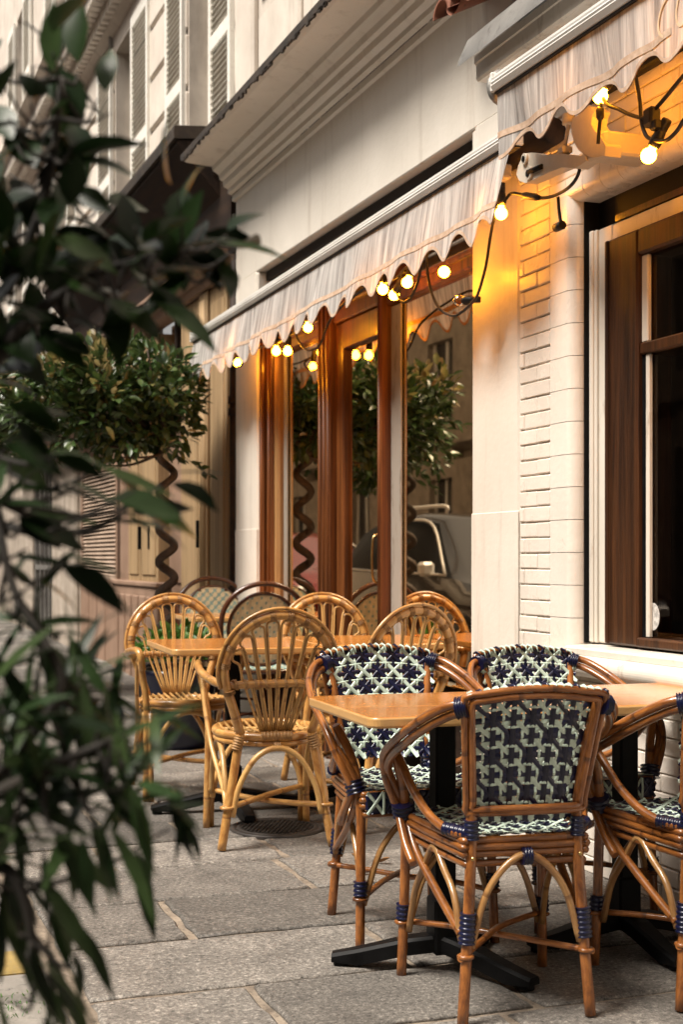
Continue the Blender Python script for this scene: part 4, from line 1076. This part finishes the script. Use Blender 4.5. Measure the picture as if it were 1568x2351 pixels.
# ================================================================ RATTAN ARMCHAIR (faces +Y)
def rattan_chair():
    t = thing('rattan_armchair', 'natural rattan fan back armchair with its back to the camera at the middle table', 'armchair', (0, 0, 0), group='natural rattan armchairs')
    r, rt = M['rattan'], M['rattan_thin']
    back = lambda z: -.195 - max(0, z - .44) * .24
    # outer arch with its posts
    def archpts(ex):
        cz, rx, rz = .680, .212 + ex, .222 + ex
        L = [(-.140 - ex, .44), (-.172 - ex, .54), (-.200 - ex, .62)] + [(rx * math.cos(R(a)), cz + rz * math.sin(R(a))) for a in range(180, -1, -15)] + [(.200 + ex, .62), (.172 + ex, .54), (.140 + ex, .44)]
        return [Vector((x, back(z) - (.006 if ex else 0), z)) for x, z in L]
    q = MB(); q.tube(spline(archpts(0), 4), .0185, 10); q.tube(spline(archpts(.026)[2:-2], 4), .0075, 8)
    hoop = q.build('back_hoop', r, t)
    for s in (-1, 1):
        q = MB(); q.tube(spline([(s * .218, -.225, 0), (s * .190, -.212, .16), (s * .160, -.2, .33), (s * .140, -.195, .45)], 5), .0175, 10); q.build('leg', r, t)
        q = MB(); q.tube(spline([(s * .212, .245, 0), (s * .208, .235, .22), (s * .206, .225, .42), (s * .222, .225, .55), (s * .238, .245, .635)], 5), .0155, 10); q.tube(spline([(s * .190, .262, .0), (s * .190, .250, .40)], 4), .0125, 8); q.build('leg', r, t)
        q = MB(); q.tube(spline([(s * .195, -.235, .630), (s * .235, -.17, .640), (s * .262, -.02, .660), (s * .262, .13, .678), (s * .250, .225, .685), (s * .243, .262, .672), (s * .236, .268, .64), (s * .228, .25, .60)], 5), .0165, 10)
        arm = q.build('armrest', r, t)
        q = MB(); q.tube(spline([(s * .236, .20, .655), (s * .240, .165, .62), (s * .235, .11, .50), (s * .222, .03, .37), (s * .205, -.10, .26), (s * .200, -.19, .20), (s * .200, -.205, .12)], 5), .0095, 8); q.build('arm_brace', rt, arm)
    q = MB(); q.tube(spline([(-.195, back(.63) + .004, .630), (-.09, back(.63) - .004, .636), (.09, back(.63) - .004, .636), (.195, back(.63) + .004, .630)], 6), .0150, 10); wr = q.build('waist_rail', r, t)
    q = MB()
    sp = []
    for k in range(19 * 8):
        t_ = k / (19 * 8); a = k * .785 * (1 if (k // 8) % 2 else 1)
        sp.append((-.185 + .37 * t_ + .008 * math.sin(k * .39), back(.63) - .003 + .0178 * math.cos(a), .6345 + .0178 * math.sin(a)))
    q.tube(sp, .0036, 5)
    q.build('rail_wrapping', M['binding'], wr)
    # fan of looped spindles
    n = 8; q = MB()
    def H(k, sc):                              # k counts the loops round the inside of the hoop
        a = R(170 - 160 * k / n); return Vector((.193 * sc * math.cos(a), 0, .682 + .203 * sc * math.sin(a)))
    def leg_(k, e):
        u = 2 * k / n - 1; a = H(k, .84) + Vector((e * 1.2, 0, 0)); w = Vector((.136 * u + e, 0, .632)); s0 = Vector((.062 * u + e, 0, .440))
        if a.z < .70: return [s0, s0.lerp(w, .6), w.lerp(a, .35), a]
        return [s0, w, w.lerp(a, .55), a]
    for i in range(n):
        P = leg_(i, .0042) + [H(i + .17, .945), H(i + .36, .985), H(i + .64, .985), H(i + .83, .945)] + leg_(i + 1, -.0042)[::-1]
        P = [Vector((p.x, back(p.z) + .006, p.z)) for p in P]
        q.tube(spline(P, 4), .0047, 6)
    q.build('spindles', rt, t)
    q = MB()
    for k in range(10):
        a = R(8 + 164 * k / 9); p = Vector((.212 * math.cos(a), 0, .68 + .222 * math.sin(a))); d = Vector((-math.sin(a), 0, math.cos(a)))
        a_, b_ = p - d * .011, p + d * .011; a_.y = back(a_.z); b_.y = back(b_.z); wrap(q, a_, b_, .0205, 3)
    for s in (-1, 1): wrap(q, (s * .157, -.199, .38), (s * .142, -.195, .43), .0215, 5); wrap(q, (s * .192, back(.62), .615), (s * .188, back(.6), .60), .0225, 3)
    wrap(q, (-.06, -.205, .43), (.06, -.205, .43), .018, 9); wrap(q, (-.014, -.207, .39), (.014, -.207, .39), .02, 3)
    split_build(q, 'binding', M['binding'], hoop)
    # seat ring and slats
    ring = spline([(.205 * math.cos(R(a)) * (1.0 if math.sin(R(a)) > -.5 else .92), .015 + .218 * math.sin(R(a)), .430 + .006 * math.sin(R(a))) for a in range(0, 360, 20)], 3, True)
    q = MB(); q.tube(ring, .0170, 10, closed=True); q.tube([p * 1.0 + Vector((0, 0, -.026)) for p in ring], .0115, 8, closed=True); q.build('seat_frame', r, t)
    q = MB()
    for k in range(13):
        x = -.18 + .03 * k; hy = .212 * math.sqrt(max(0.05, 1 - (x / .208) ** 2))
        q.tube(spline([(x, .015 - hy, .446), (x * .96, -.05, .437), (x * .95, .06, .434), (x, .015 + hy, .447)], 4), .0062, 6)
    for yv in (-.06, .075):
        hx = .2 * math.sqrt(1 - ((yv - .015) / .215) ** 2); q.tube([(-hx, yv, .430), (0, yv, .427), (hx, yv, .430)], .007, 6)
    q.build('seat', rt, t)
    q = MB()
    def arch(a, b, zt):
        a, b = Vector(a), Vector(b); m = (a + b) / 2
        q.tube(spline([a, a.lerp(m, .15) + Vector((0, 0, (zt - a.z) * .45)), a.lerp(m, .52) + Vector((0, 0, (zt - a.z) * .86)), Vector((m.x, m.y, zt)), b.lerp(m, .52) + Vector((0, 0, (zt - a.z) * .86)), b.lerp(m, .15) + Vector((0, 0, (zt - a.z) * .45)), b], 5), .0115, 8)
    arch((-.175, -.222, .125), (.175, -.222, .125), .385); arch((-.192, .218, .13), (.192, .218, .13), .395)
    for s in (-1, 1): arch((s * .195, -.19, .15), (s * .197, .21, .15), .392)
    q.build('arch_brace', rt, t)
    q = MB()
    q.tube(spline([(-.205, -.222, .158), (-.09, -.11, .165), (0, 0, .168), (.1, .12, .166), (.208, .238, .165)], 5), .0115, 8); q.tube(spline([(.205, -.222, .158), (.09, -.11, .150), (0, 0, .146), (-.1, .12, .15), (-.208, .238, .165)], 5), .0115, 8)
    for s in (-1, 1): q.tube([(s * .195 + .024 * math.cos(a * .7), -.216 + .022 * math.sin(a * .7), .16) for a in range(9)], .0068, 6, closed=True)
    q.build('stretcher', r, t)
    return t

# ================================================================ DARK BENTWOOD CHAIR with a round woven back
def round_chair():
    t = thing('bentwood_chair', 'dark bentwood chair with a cream and blue woven round back facing the camera', 'chair', (0, 0, 0), group='dark bentwood chairs with round woven backs')
    d = M['darkcane']; back = lambda z: -.20 - max(0, z - .45) * .20
    q = MB(); L = [(-.200, .40), (-.228, .55), (-.240, .68)] + [(.240 * math.cos(R(a)), .735 + .215 * math.sin(R(a))) for a in range(180, -1, -18)] + [(.240, .68), (.228, .55), (.200, .40)]
    q.tube(spline([(x, back(z) - .012, z) for x, z in L], 4), .0150, 10); q.build('back_hoop', d, t)
    L2 = [(.197 * math.cos(R(a)), .690 + .205 * math.sin(R(a))) for a in range(0, 360, 15)]
    q = MB(); q.tube(spline([(x * (1 if z > .65 else .98), back(z), max(z, .49)) for x, z in L2], 3, True), .0105, 8, closed=True); q.build('back_frame', d, t)
    for s in (-1, 1):
        q = MB(); q.tube(spline([(s * .215, -.24, 0), (s * .205, -.215, .25), (s * .200, -.205, .45)], 5), .0155, 10); q.build('leg', d, t)
        q = MB(); q.tube(spline([(s * .195, .215, 0), (s * .190, .2, .25), (s * .186, .19, .44)], 5), .0155, 10); q.build('leg', d, t)
        w = MB(); wrap(w, (s * .234, back(.60) - .012, .58), (s * .236, back(.63) - .012, .63), .02, 4); split_build(w, 'binding', M['aqua'], t)
    q = MB()
    nn = 15
    def f(u, v, off): 
        z = .485 + .41 * v; x = (2 * u - 1) * .197
        return Vector((x, back(z) + .006 + off, z))
    def ins(u, v): return ((2 * u - 1)) ** 2 + ((.485 + .41 * v - .69) / .205) ** 2 < 1.0
    def strand(a, b, w, off, mi):
        m = 24; run = []
        for i in range(m + 1):
            u, v = a[0] + (b[0] - a[0]) * i / m, a[1] + (b[1] - a[1]) * i / m
            if 0 <= u <= 1 and 0 <= v <= 1 and ins(u, v): run.append(f(u, v, off))
        if len(run) > 2:
            b0 = len(q.v)
            for i, p in enumerate(run):
                tn = (run[min(len(run) - 1, i + 1)] - run[max(0, i - 1)]).normalized(); sd = tn.cross(Vector((0, 1, 0))).normalized()
                q.v += [p + sd * w / 2, p + Vector((0, .001, 0)), p - sd * w / 2, p - Vector((0, .001, 0))]
            for i in range(len(run) - 1):
                for k in range(4): q.face((b0 + 4 * i + k, b0 + 4 * i + (k + 1) % 4, b0 + 4 * i + 4 + (k + 1) % 4, b0 + 4 * i + 4 + k), mi, False)
    for k in range(nn):
        c = (k + .5) / nn
        strand((c, 0), (c, 1), .0145, 0, 0); strand((0, c), (1, c), .0145, .0018, 0)
    for k in range(-nn, nn):
        strand((k / nn * 1.0 + .0, 0), (k / nn + 1.0, 1), .0105, .0034, 1 if k % 2 else 0); strand((1 - k / nn, 0), (-k / nn, 1), .0105, .0046, 0 if k % 2 else 1)
    q.build('backrest', [M['cream'], M['aqua']], t)
    q = MB(); ring = spline([(-.18, -.19, .45), (.18, -.19, .45), (.205, 0, .45), (.20, .18, .45), (.15, .215, .45), (-.15, .215, .45), (-.20, .18, .45), (-.205, 0, .45)], 4, True)
    q.tube(ring, .013, 8, closed=True); q.build('seat_frame', d, t)
    q = MB()
    def fs(u, v, off): return Vector(((2 * u - 1) * .195, -.19 + .40 * v, .458 + off))
    weave(q, fs, 9, 9, 4, (.02, .012, .014, 0), seg=2); q.build('seat', [M['cream'], M['aqua']], t)
    q = MB(); q.tube([(-.205, -.22, .2), (.192, .205, .2)], .009, 8); q.tube([(.205, -.22, .19), (-.192, .205, .19)], .009, 8); q.build('stretcher', d, t)
    return t

# ================================================================ TABLES
def table(label, loc, rz, w, d, ht, arms, L=.33):
    t = thing('cafe_table', label, 'table', loc, rz, 'square cafe tables with black pedestals')
    q = MB(); e = .003
    r = .035; out = []
    for (cx, cy, a0) in ((w / 2 - r, d / 2 - r, 0), (-w / 2 + r, d / 2 - r, 90), (-w / 2 + r, -d / 2 + r, 180), (w / 2 - r, -d / 2 + r, 270)):
        for k in range(7): out.append((cx + r * math.cos(R(a0 + 15 * k)), cy + r * math.sin(R(a0 + 15 * k))))
    n = len(out); lv = [(1 - .012, ht), (1 - .004, ht - .0015), (1, ht - .006), (1, ht - .022), (1 - .008, ht - .028)]
    bs = [q.add([(x * s, y * s, z) for x, y in out]) for s, z in lv]
    q.face([bs[0] + i for i in range(n)], 0)
    for j in range(len(lv) - 1):
        for i in range(n):
            k = (i + 1) % n; q.face((bs[j + 1] + i, bs[j + 1] + k, bs[j] + k, bs[j] + i), 0 if j < 1 else 1, j in (0, 1))
    q.face([bs[-1] + i for i in range(n)][::-1], 1)
    q.build('tabletop', [M['tabletop'], M['tableedge']], t)
    q = MB(); q.box(-.030, .030, -.030, .030, .06, ht - .04, bev=.006); q.box(-.13, .13, -.13, .13, ht - .042, ht - .0285, bev=.004); q.box(-.036, .036, -.036, .036, .045, .20, bev=.006); q.build('column', M['black'], t)
    q = MB()
    for a in arms:
        Mx = Matrix.Rotation(R(a), 4, 'Z')
        sec = [(0.0, .10, .035), (.10, .085, .033), (L * .75, .052, .027), (L, .036, .024)]
        b0 = len(q.v)
        for (x, zt, hw) in sec:
            zb = zt - .045 if x < L * .9 else zt - .022
            q.v += [Mx @ Vector((x, -hw, zb)), Mx @ Vector((x, -hw, zt - .008)), Mx @ Vector((x, -hw + .008, zt)), Mx @ Vector((x, hw - .008, zt)), Mx @ Vector((x, hw, zt - .008)), Mx @ Vector((x, hw, zb))]
        for i in range(3):
            for k in range(6): q.face((b0 + 6 * i + k, b0 + 6 * i + (k + 1) % 6, b0 + 6 * i + 6 + (k + 1) % 6, b0 + 6 * i + 6 + k), 0)
        q.face([b0 + 18 + k for k in range(6)], 0)
        q.lathe([(0, 0), (.020, 0), (.022, .004), (.018, .02), (0, .02)], 12, Mx @ Vector((L - .025, 0, 0)))
    q.build('base', M['black'], t)
    return t

def put(o, x, y, rz_deg, label=None, sc=1.0):
    o.location = (x, y, gz(y)); o.rotation_euler = (0, 0, R(rz_deg)); o.scale = (sc, sc, sc)
    if label: o['label'] = label
    return o
table('honey wood cafe table in front with a blue armchair on either side', (1.63, 3.62, gz(3.6)), R(-3), .62, .60, .738, (157, -60, 45), .31)
table('honey wood cafe table nearest the brick wall under the mahogany window', (2.245, 3.67, gz(3.67)), R(-2), .60, .60, .738, (0, 90, 180, 270), .31)
table('honey wood table in the middle row on the street side', (1.715, 6.07, gz(6.07)), R(-4), .66, .76, .738, (0, 90, 180, 270), .36)
table('honey wood table in the middle row beside the shop window', (2.36, 6.10, gz(6.1)), R(-3), .60, .74, .738, (0, 90, 180, 270), .36)
table('honey wood table farthest up the pavement among the round back chairs', (2.38, 8.40, gz(8.4)), R(-3), .64, .66, .738, (0, 90, 180, 270), .30)

b0 = bistro_chair(); put(b0, 1.675, 3.37, -7)
put(copy_tree(b0), 1.685, 4.02, 176, 'blue and mint woven armchair facing the camera across the front table', 1.02)
put(copy_tree(b0), 2.255, 4.05, 180, 'blue and mint woven armchair facing the camera with its arm near the brick wall', 1.0)
put(copy_tree(b0), 2.235, 3.29, -5, 'blue and mint woven armchair cut off by the photo edge beside the wall table')
r0 = rattan_chair(); put(r0, 1.69, 5.47, -7)
put(copy_tree(r0), 1.625, 6.62, 176, 'rattan fan back armchair facing the camera at the street side of the middle row')
put(copy_tree(r0), 2.23, 5.67, 14, 'rattan fan back armchair turned askew behind the blue armchair before the window')
put(copy_tree(r0), 2.37, 6.52, 174, 'rattan fan back armchair facing the camera across the table by the shop window')
g0 = round_chair(); put(g0, 2.42, 8.80, 178)
put(copy_tree(g0), 2.36, 7.88, -6, 'dark bentwood chair with a green woven round back turned away from the camera')

# ================================================================ PLANTS
def rvec(r): 
    while True:
        v = Vector((r.uniform(-1, 1), r.uniform(-1, 1), r.uniform(-1, 1)))
        if .05 < v.length < 1: return v
def topiary(name, label, loc, seed, group):
    r = random.Random(seed)
    t = thing(name, label, 'topiary tree', loc, 0, group)
    q = MB(); q.box(-.17, .17, -.17, .17, 0, .36, bev=.015); q.box(-.185, .185, -.185, .185, .34, .375, bev=.008); pot = q.build('planter', M['black'], t)
    q = MB(); q.box(-.165, .165, -.165, .165, .36, .379); q.build('soil', M['soil'], pot)
    q = MB(); pts = []
    for k in range(110):                       # corkscrew stem
        z = .36 + k / 109 * 1.52; a = z * 2 * math.pi / .235 + .35 * math.sin(z * 6)
        pts.append((.052 * math.cos(a), .052 * math.sin(a), z))
    q.tube(pts, [.033 - .008 * k / 109 for k in range(110)], 10)
    top = Vector((0, 0, 1.86))
    cen = Vector((-.44, -.06, 2.10))
    for k in range(26):
        v = rvec(r).normalized(); e = cen + Vector((v.x * .56, v.y * .45, v.z * .42))
        m = top.lerp(e, .5) + rvec(r) * .07
        q.tube(spline([top - Vector((0, 0, .06)), m, e], 4), [.013 - .0010 * i for i in range(9)], 6)
    q.build('trunk', M['trunk'], t)
    q = MB(); lobes = [(cen + Vector((r.uniform(-.50, .50), r.uniform(-.35, .35), r.uniform(-.29, .25))), r.uniform(.13, .24)) for _ in range(38)]
    for (lc, lr) in lobes:
        for _ in range(int(3900 * lr * lr)):
            v = rvec(r); v = v.normalized() * (v.length ** .35) * lr; p = lc + v
            d = (v.normalized() + Vector((0, 0, .35)) + rvec(r) * .8)
            L = r.uniform(.060, .105)
            mi = 1 if (p.z > cen.z + .16 and p.x < cen.x + .1 and r.random() < .5) or r.random() < .03 else 0
            q.leaf(p, d, rvec(r) + Vector((0, 0, 1.2)), L, L * r.uniform(.40, .52), mi, r.uniform(0, .35), .3)
    for _ in range(42):                        # loose shoots
        a = r.uniform(0, 6.28); b = cen + Vector((math.cos(a) * r.uniform(.4, .6), math.sin(a) * .4, r.uniform(-.35, .25)))
        dr = Vector((math.cos(a), math.sin(a), r.uniform(-.9, .9))).normalized() * r.uniform(.10, .24)
        q.tube([b, b + dr], .0025, 5, 2)
        for k in range(7):
            p = b + dr * (.25 + k * .12); mi = 1 if r.random() < .4 and dr.z > 0 else 0
            q.leaf(p, dr.normalized() + rvec(r) * .9, rvec(r) + Vector((0, 0, 1)), r.uniform(.06, .10), .040, mi, .2, .3)
    q.build('crown', [M['leafT'], M['leafNew'], M['trunk']], t)
    return t
topiary('topiary_tree', 'topiary tree with a corkscrew stem and broad leafy crown by the timber shopfront', (2.20, 9.42, gz(9.4)), 3, None)
topiary('topiary_tree', 'second corkscrew topiary tree, seen only as a reflection in the right pane', (.62, 11.3, gz(11.3)), 11, None).rotation_euler = (0, 0, R(150))

# low plant in a blue pot behind the left rattan chair
pp = thing('potted_plant', 'small bright green plant in a dark blue pot behind the left rattan chair', 'potted plant', (1.95, 8.05, gz(8)))
q = MB(); q.lathe([(0, 0), (.155, 0), (.175, .04), (.215, .40), (.225, .42), (.225, .45), (.205, .45), (.195, .41), (0, .40)], 28); q.build('pot', M['pot'], pp)
q = MB(); r = random.Random(5)
for _ in range(900):
    v = rvec(r); p = Vector((v.x * .27, v.y * .25, .50 + abs(v.z) * .20)); L = r.uniform(.035, .07)
    q.leaf(p, v + Vector((0, 0, .5)), rvec(r) + Vector((0, 0, 1)), L, L * .55, 0, .3, .3)
q.build('leaves', M['leafG'], pp)

# ---- foreground shrubs at the kerb, close to the camera
def shrub(name, label, base, trunk_pts, clusters, mats, seed, lw, broad):
    r = random.Random(seed)
    t = thing(name, label, 'shrub', base, 0, None, world=True)
    st, lf = MB(), MB()
    for tp in trunk_pts: st.tube(spline(tp, 6), [.009 * (1 - .6 * k / (6 * (len(tp) - 1))) for k in range(6 * (len(tp) - 1) + 1)], 8)
    nodes = [p for tp in trunk_pts for p in spline(tp, 8)]
    for (vx, vy, d, n, spread, dirv) in clusters:
        c = at_d(vx, vy, d)
        near = min(nodes, key=lambda p: (p - c).length + (.25 if p.z > c.z + .05 else 0))
        mid = near.lerp(c, .55) + Vector((0, 0, -.02)) + rvec(r) * .015
        tw = spline([near, mid, c], 5)
        st.tube(tw, [.0032 - .0002 * k for k in range(len(tw))], 6)
        ax = (c - mid).normalized()
        for k in range(n):
            L = r.uniform(*lw)
            p = c + ax * r.uniform(-spread * 1.6, spread * .7) + rvec(r) * spread * .25
            if dirv is None: dr = ax * .6 + rvec(r) * 1.0 + Vector((0, 0, -.1))
            else: dr = Vector(dirv) + rvec(r) * .55
            W = L * (r.uniform(.42, .55) if broad else r.uniform(.14, .20))
            lf.leaf(p, dr, rvec(r) * .8 + Vector((-.3, -.2, 1)), L, W, 0 if r.random() < .9 else 1, r.uniform(0, .35), .22)
    st.build('stem', M['twig'], t); lf.build('leaves', mats, t)
    return t
cl = []
rr_ = random.Random(21)
for (x, y, n) in ((120, 120, 5), (165, 95, 3), (75, 150, 3), (180, 170, 5), (70, 235, 4), (150, 235, 7), (190, 260, 6), (225, 225, 3), (120, 300, 5), (250, 260, 3), (20, 270, 4), (35, 330, 6), (100, 380, 8), (170, 330, 5), (55, 430, 7), (20, 520, 7), (190, 420, 6), (140, 480, 7), (230, 470, 6),
                  (95, 560, 7), (180, 560, 8), (250, 560, 8), (310, 520, 6), (290, 600, 7), (-20, 140, 5), (10, 200, 6), (20, 400, 8), (-20, 480, 10), (-10, 580, 11), (30, 540, 8), (-10, 680, 11), (20, 800, 9), (0, 760, 9), (-20, 860, 4), (-10, 960, 5), (60, 640, 7), (140, 660, 8), (210, 650, 8), (340, 580, 6), (375, 470, 4), (400, 540, 5), (440, 560, 5), (480, 560, 4), (430, 610, 5), (500, 610, 3), (470, 515, 4), (520, 540, 4), (555, 560, 3), (410, 450, 4), (360, 660, 5), (270, 690, 6), (330, 700, 4), (20, 720, 6), (90, 740, 6), (190, 740, 5), (270, 760, 4), (30, 600, 6)):
    cl.append((x, y, 1.56 + rr_.uniform(-.10, .14), max(2, int(n * .56)), .036, None))
for (x, y, n) in ((130, 1040, 2), (215, 1085, 2), (60, 1180, 2), (145, 1290, 2), (310, 1125, 2), (370, 1115, 1), (290, 1180, 2), (20, 950, 3), (20, 1010, 3)):
    cl.append((x, y, 1.38 + rr_.uniform(-.08, .1), n, .03, (1.0, .3, -.25)))
base1 = at_d(-130, 2200, 1.5); base1.z = gz(1.4) - .12
bx, by = base1.x, base1.y
tr = [[Vector((bx, by, base1.z)), Vector((bx + .02, by, .6)), at_d(-60, 900, 1.55), at_d(30, 640, 1.55), at_d(110, 420, 1.56), at_d(140, 180, 1.56)],
      [at_d(-60, 900, 1.55), at_d(60, 740, 1.56), at_d(220, 630, 1.56), at_d(400, 575, 1.56)]]
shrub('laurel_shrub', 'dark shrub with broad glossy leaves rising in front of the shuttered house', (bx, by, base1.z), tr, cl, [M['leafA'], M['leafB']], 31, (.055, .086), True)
# a few single broad leaves on the right hand tips
cl = []
for (x, y, n) in ((60, 1180, 4), (140, 1110, 3), (210, 1080, 2), (300, 1130, 3), (370, 1110, 2), (285, 1180, 2), (20, 1060, 3), (150, 1290, 4), (60, 1260, 4), (100, 1060, 2)):
    cl.append((x, y, 1.50 + rr_.uniform(-.1, .1), max(1, n - 1), .03, (1.0, .2, -.15)))
for (x, y, n) in ((-20, 1200, 8), (-20, 1280, 9), (10, 1400, 9), (-10, 1500, 10), (0, 1620, 12), (0, 1720, 12), (10, 1800, 12), (0, 1880, 10), (30, 1330, 6), (90, 1370, 7), (50, 1440, 9), (130, 1450, 9), (190, 1480, 8), (30, 1530, 9), (110, 1550, 11), (190, 1560, 10), (250, 1580, 9), (60, 1640, 11), (150, 1650, 12), (230, 1660, 11), (310, 1640, 9), (340, 1690, 8), (270, 1720, 10), (350, 1760, 7),
                  (40, 1740, 11), (120, 1740, 12), (200, 1760, 12), (290, 1800, 9), (60, 1830, 10), (140, 1840, 9), (230, 1840, 8), (350, 1840, 5), (30, 1920, 8)):
    cl.append((x, y, 1.40 + rr_.uniform(-.12, .14), max(2, int(n * (.45 if y < 1560 else .95))), .045, None))
for (x, y, n) in ((100, 1950, 4), (60, 2010, 5), (110, 2090, 3), (40, 2110, 4), (190, 2150, 3), (60, 2190, 4), (110, 2230, 4), (30, 2300, 4), (130, 2310, 3), (230, 1900, 4), (160, 1920, 3), (10, 2000, 5), (400, 1800, 3), (390, 1900, 3)):
    cl.append((x, y, 1.34 + rr_.uniform(-.1, .1), n, .03, (.35, .1, -1.0)))
base2 = at_d(-170, 2330, 1.38); base2.z = gz(1.3) - .12
bx, by = base2.x, base2.y
tr = [[Vector((bx, by, base2.z)), at_d(-140, 2050, 1.4), at_d(-60, 1850, 1.38), at_d(60, 1700, 1.36), at_d(140, 1560, 1.36), at_d(30, 1350, 1.38), at_d(-10, 1150, 1.4)],
      [at_d(-60, 1850, 1.38), at_d(120, 1760, 1.34), at_d(280, 1690, 1.34)], [at_d(-140, 2050, 1.4), at_d(0, 1990, 1.36), at_d(60, 2080, 1.35), at_d(80, 2250, 1.35)]]
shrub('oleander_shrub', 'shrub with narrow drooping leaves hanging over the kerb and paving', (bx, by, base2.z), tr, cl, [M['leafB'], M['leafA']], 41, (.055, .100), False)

# ================================================================ SMALL THINGS ON THE PAVEMENT
q = MB(); mc = Vector((1.78, 5.62, 0))
q.lathe([(0, .004), (.150, .004), (.152, .008), (.166, .008), (.168, .002), (.172, .002), (.174, .007), (.192, .007), (.196, .001), (.196, -.02)], 48, mc)
for i in range(-7, 8):
    for j in range(-7, 8):
        x, y = i * .020 + (.010 if j % 2 else 0), j * .018
        if x * x + y * y < .146 ** 2: q.box(mc.x + x - .0065, mc.x + x + .0065, mc.y + y - .0045, mc.y + y + .0045, .003, .0095, 0, Matrix.Translation((mc.x + x, mc.y + y, 0)) @ Matrix.Rotation(R(40 if (i + j) % 2 else -40), 4, 'Z') @ Matrix.Translation((-mc.x - x, -mc.y - y, 0)))
slope(q)
tag(q.build('manhole_cover', M['iron'], base=True), 'round patterned cast iron manhole cover under the front rattan chair', 'manhole cover')
lr_ = random.Random(9)
for k, (x, y, lab) in enumerate(((1124, 1955, 'curled brown leaf below the front blue armchair seat'), (1252, 1972, 'curled brown leaf on the paving between the blue chair legs'), (1150, 1965, 'brown leaf touching another leaf behind the front chair'), (828, 1980, 'dry leaf on the pavement right of the manhole cover'), (842, 2010, 'small dry leaf lying left of the front left table base'),
                                 (872, 1985, 'dry leaf under the arched cane brace of the left blue armchair'), (1100, 2150, 'dry brown leaf flat on a slab under the front table'))):
    p = at_d(x, y, 1.13 * 3264.6 / (y - 1282)); p.z = gz(p.y) + .004
    q = MB()
    for _ in range(2 if k < 3 else 1): q.leaf(p + Vector((lr_.uniform(-.01, .01), lr_.uniform(-.01, .01), .0)), (lr_.uniform(-1, 1), lr_.uniform(-1, 1), .15), (0, 0, 1), lr_.uniform(.04, .06), .03, 0, -.3, .9)
    tag(q.build('dry_leaf', M['dryleaf'], base=True), lab, 'leaf', 'dry leaves on the pavement')

# ================================================================ PARKED CARS (seen only in the shop glass)
def car(label, loc, body, suv):
    t = thing('parked_car', label, 'car', loc, 0, None)
    paint = plain('car_paint_' + str(suv), body, .22, .6, coat=1.0)
    L, W, H = 4.4, 1.78, 1.62 if suv else 1.45
    # side outline stations along y: (y, half width low, z low, z waist, z roof, half width roof)
    st = [(-2.2, .70, .40, .62, .66, .66), (-2.12, .82, .24, .78, .80, .72), (-1.5, .88, .20, .92, .94, .78), (-.95, .89, .20, .98, 1.00, .80), (-.25, .89, .20, 1.0, H - .08, .62), (.3, .89, .20, 1.01, H, .62), (1.2, .89, .20, 1.02, H - .03, .61), (1.75, .88, .22, 1.03, H - .14 if suv else 1.22, .62), (2.1, .84, .26, .98, 1.1, .68), (2.2, .74, .42, .82, .86, .66)]
    q = MB()
    for (y, wl_, zl, zw, zr, wr) in st:
        for s in (1,):
            q.v += [Vector((-wl_ * .92, y, zl)), Vector((-wl_, y, (zl + zw) / 2)), Vector((-wl_ * .97, y, zw)), Vector((-wr, y, zr - .05)), Vector((-wr * .8, y, zr)), Vector((wr * .8, y, zr)), Vector((wr, y, zr - .05)), Vector((wl_ * .97, y, zw)), Vector((wl_, y, (zl + zw) / 2)), Vector((wl_ * .92, y, zl))]
    for i in range(len(st) - 1):
        for k in range(10):
            q.face((i * 10 + k, i * 10 + (k + 1) % 10, i * 10 + 10 + (k + 1) % 10, i * 10 + 10 + k), 1 if k in (2, 6) and 3 <= i <= 7 else 0, True)
    q.face(range(10)); q.face([len(q.v) - 10 + k for k in range(10)][::-1])
    q.build('body', [paint, M['glassdark'] if False else M['black']], t)
    for y in (-1.35, 1.35):
        for s in (-1, 1):
            w = MB(); Mx = Matrix.Rotation(R(90), 4, 'Y')
            w.lathe([(.20, -.10), (.31, -.10), (.33, -.07), (.33, .07), (.31, .10), (.20, .10)], 28, (s * .80, y, .33), 0, Mx); wh = w.build('wheel', M['plasticblk'], t)
            w = MB(); w.lathe([(0, .04), (.06, .06), (.20, .03), (.215, .09)], 20, (s * .80, y, .33), 0, Matrix.Rotation(R(90 * s), 4, 'Y')); w.build('rim', M['alu'], wh)
    if suv:
        for s in (-1, 1):
            q = MB(); q.tube(spline([(s * .56, -.3, H - .03), (s * .56, -.2, H + .05), (s * .56, 1.3, H + .04), (s * .56, 1.45, H - .05)], 4), .018, 8); q.build('roof_rail', M['alu'], t)
    for s in (-1, 1):
        q = MB(); q.box(s * .9 - .07, s * .9 + .07, -.62, -.48, .98, 1.12, bev=.03); q.build('mirror', M['alu'], t)
        q = MB(); q.box(s * .62 - .12, s * .62 + .12, 2.1, 2.215, .78, .92, bev=.03); q.build('tail_light', plain('tail_red', (.35, .01, .01), .2, coat=.6), t)
        q = MB(); q.box(s * .62 - .12, s * .62 + .12, -2.2, -2.08, .62, .74, bev=.03); q.build('headlight', M['alu'], t)
        q = MB(); q.tube(spline([(s * .875, -.95, 1.0), (s * .70, -.30, H - .16), (s * .66, .3, H - .075), (s * .66, 1.2, H - .10)], 4), .014, 6); q.tube([(s * .872, -.95, .995), (s * .875, 1.75, 1.04)], .012, 6); q.build('window_trim', M['alu'], t)
car('black estate car with silver roof rails parked at the kerb, mirrored in the right pane', (-.95, 13.0, gz(13) - .125), (.012, .010, .010), True)
car('dark red hatchback parked farther along the kerb, mirrored in the left pane', (-.95, 19.0, gz(19) - .125), (.16, .012, .012), False)
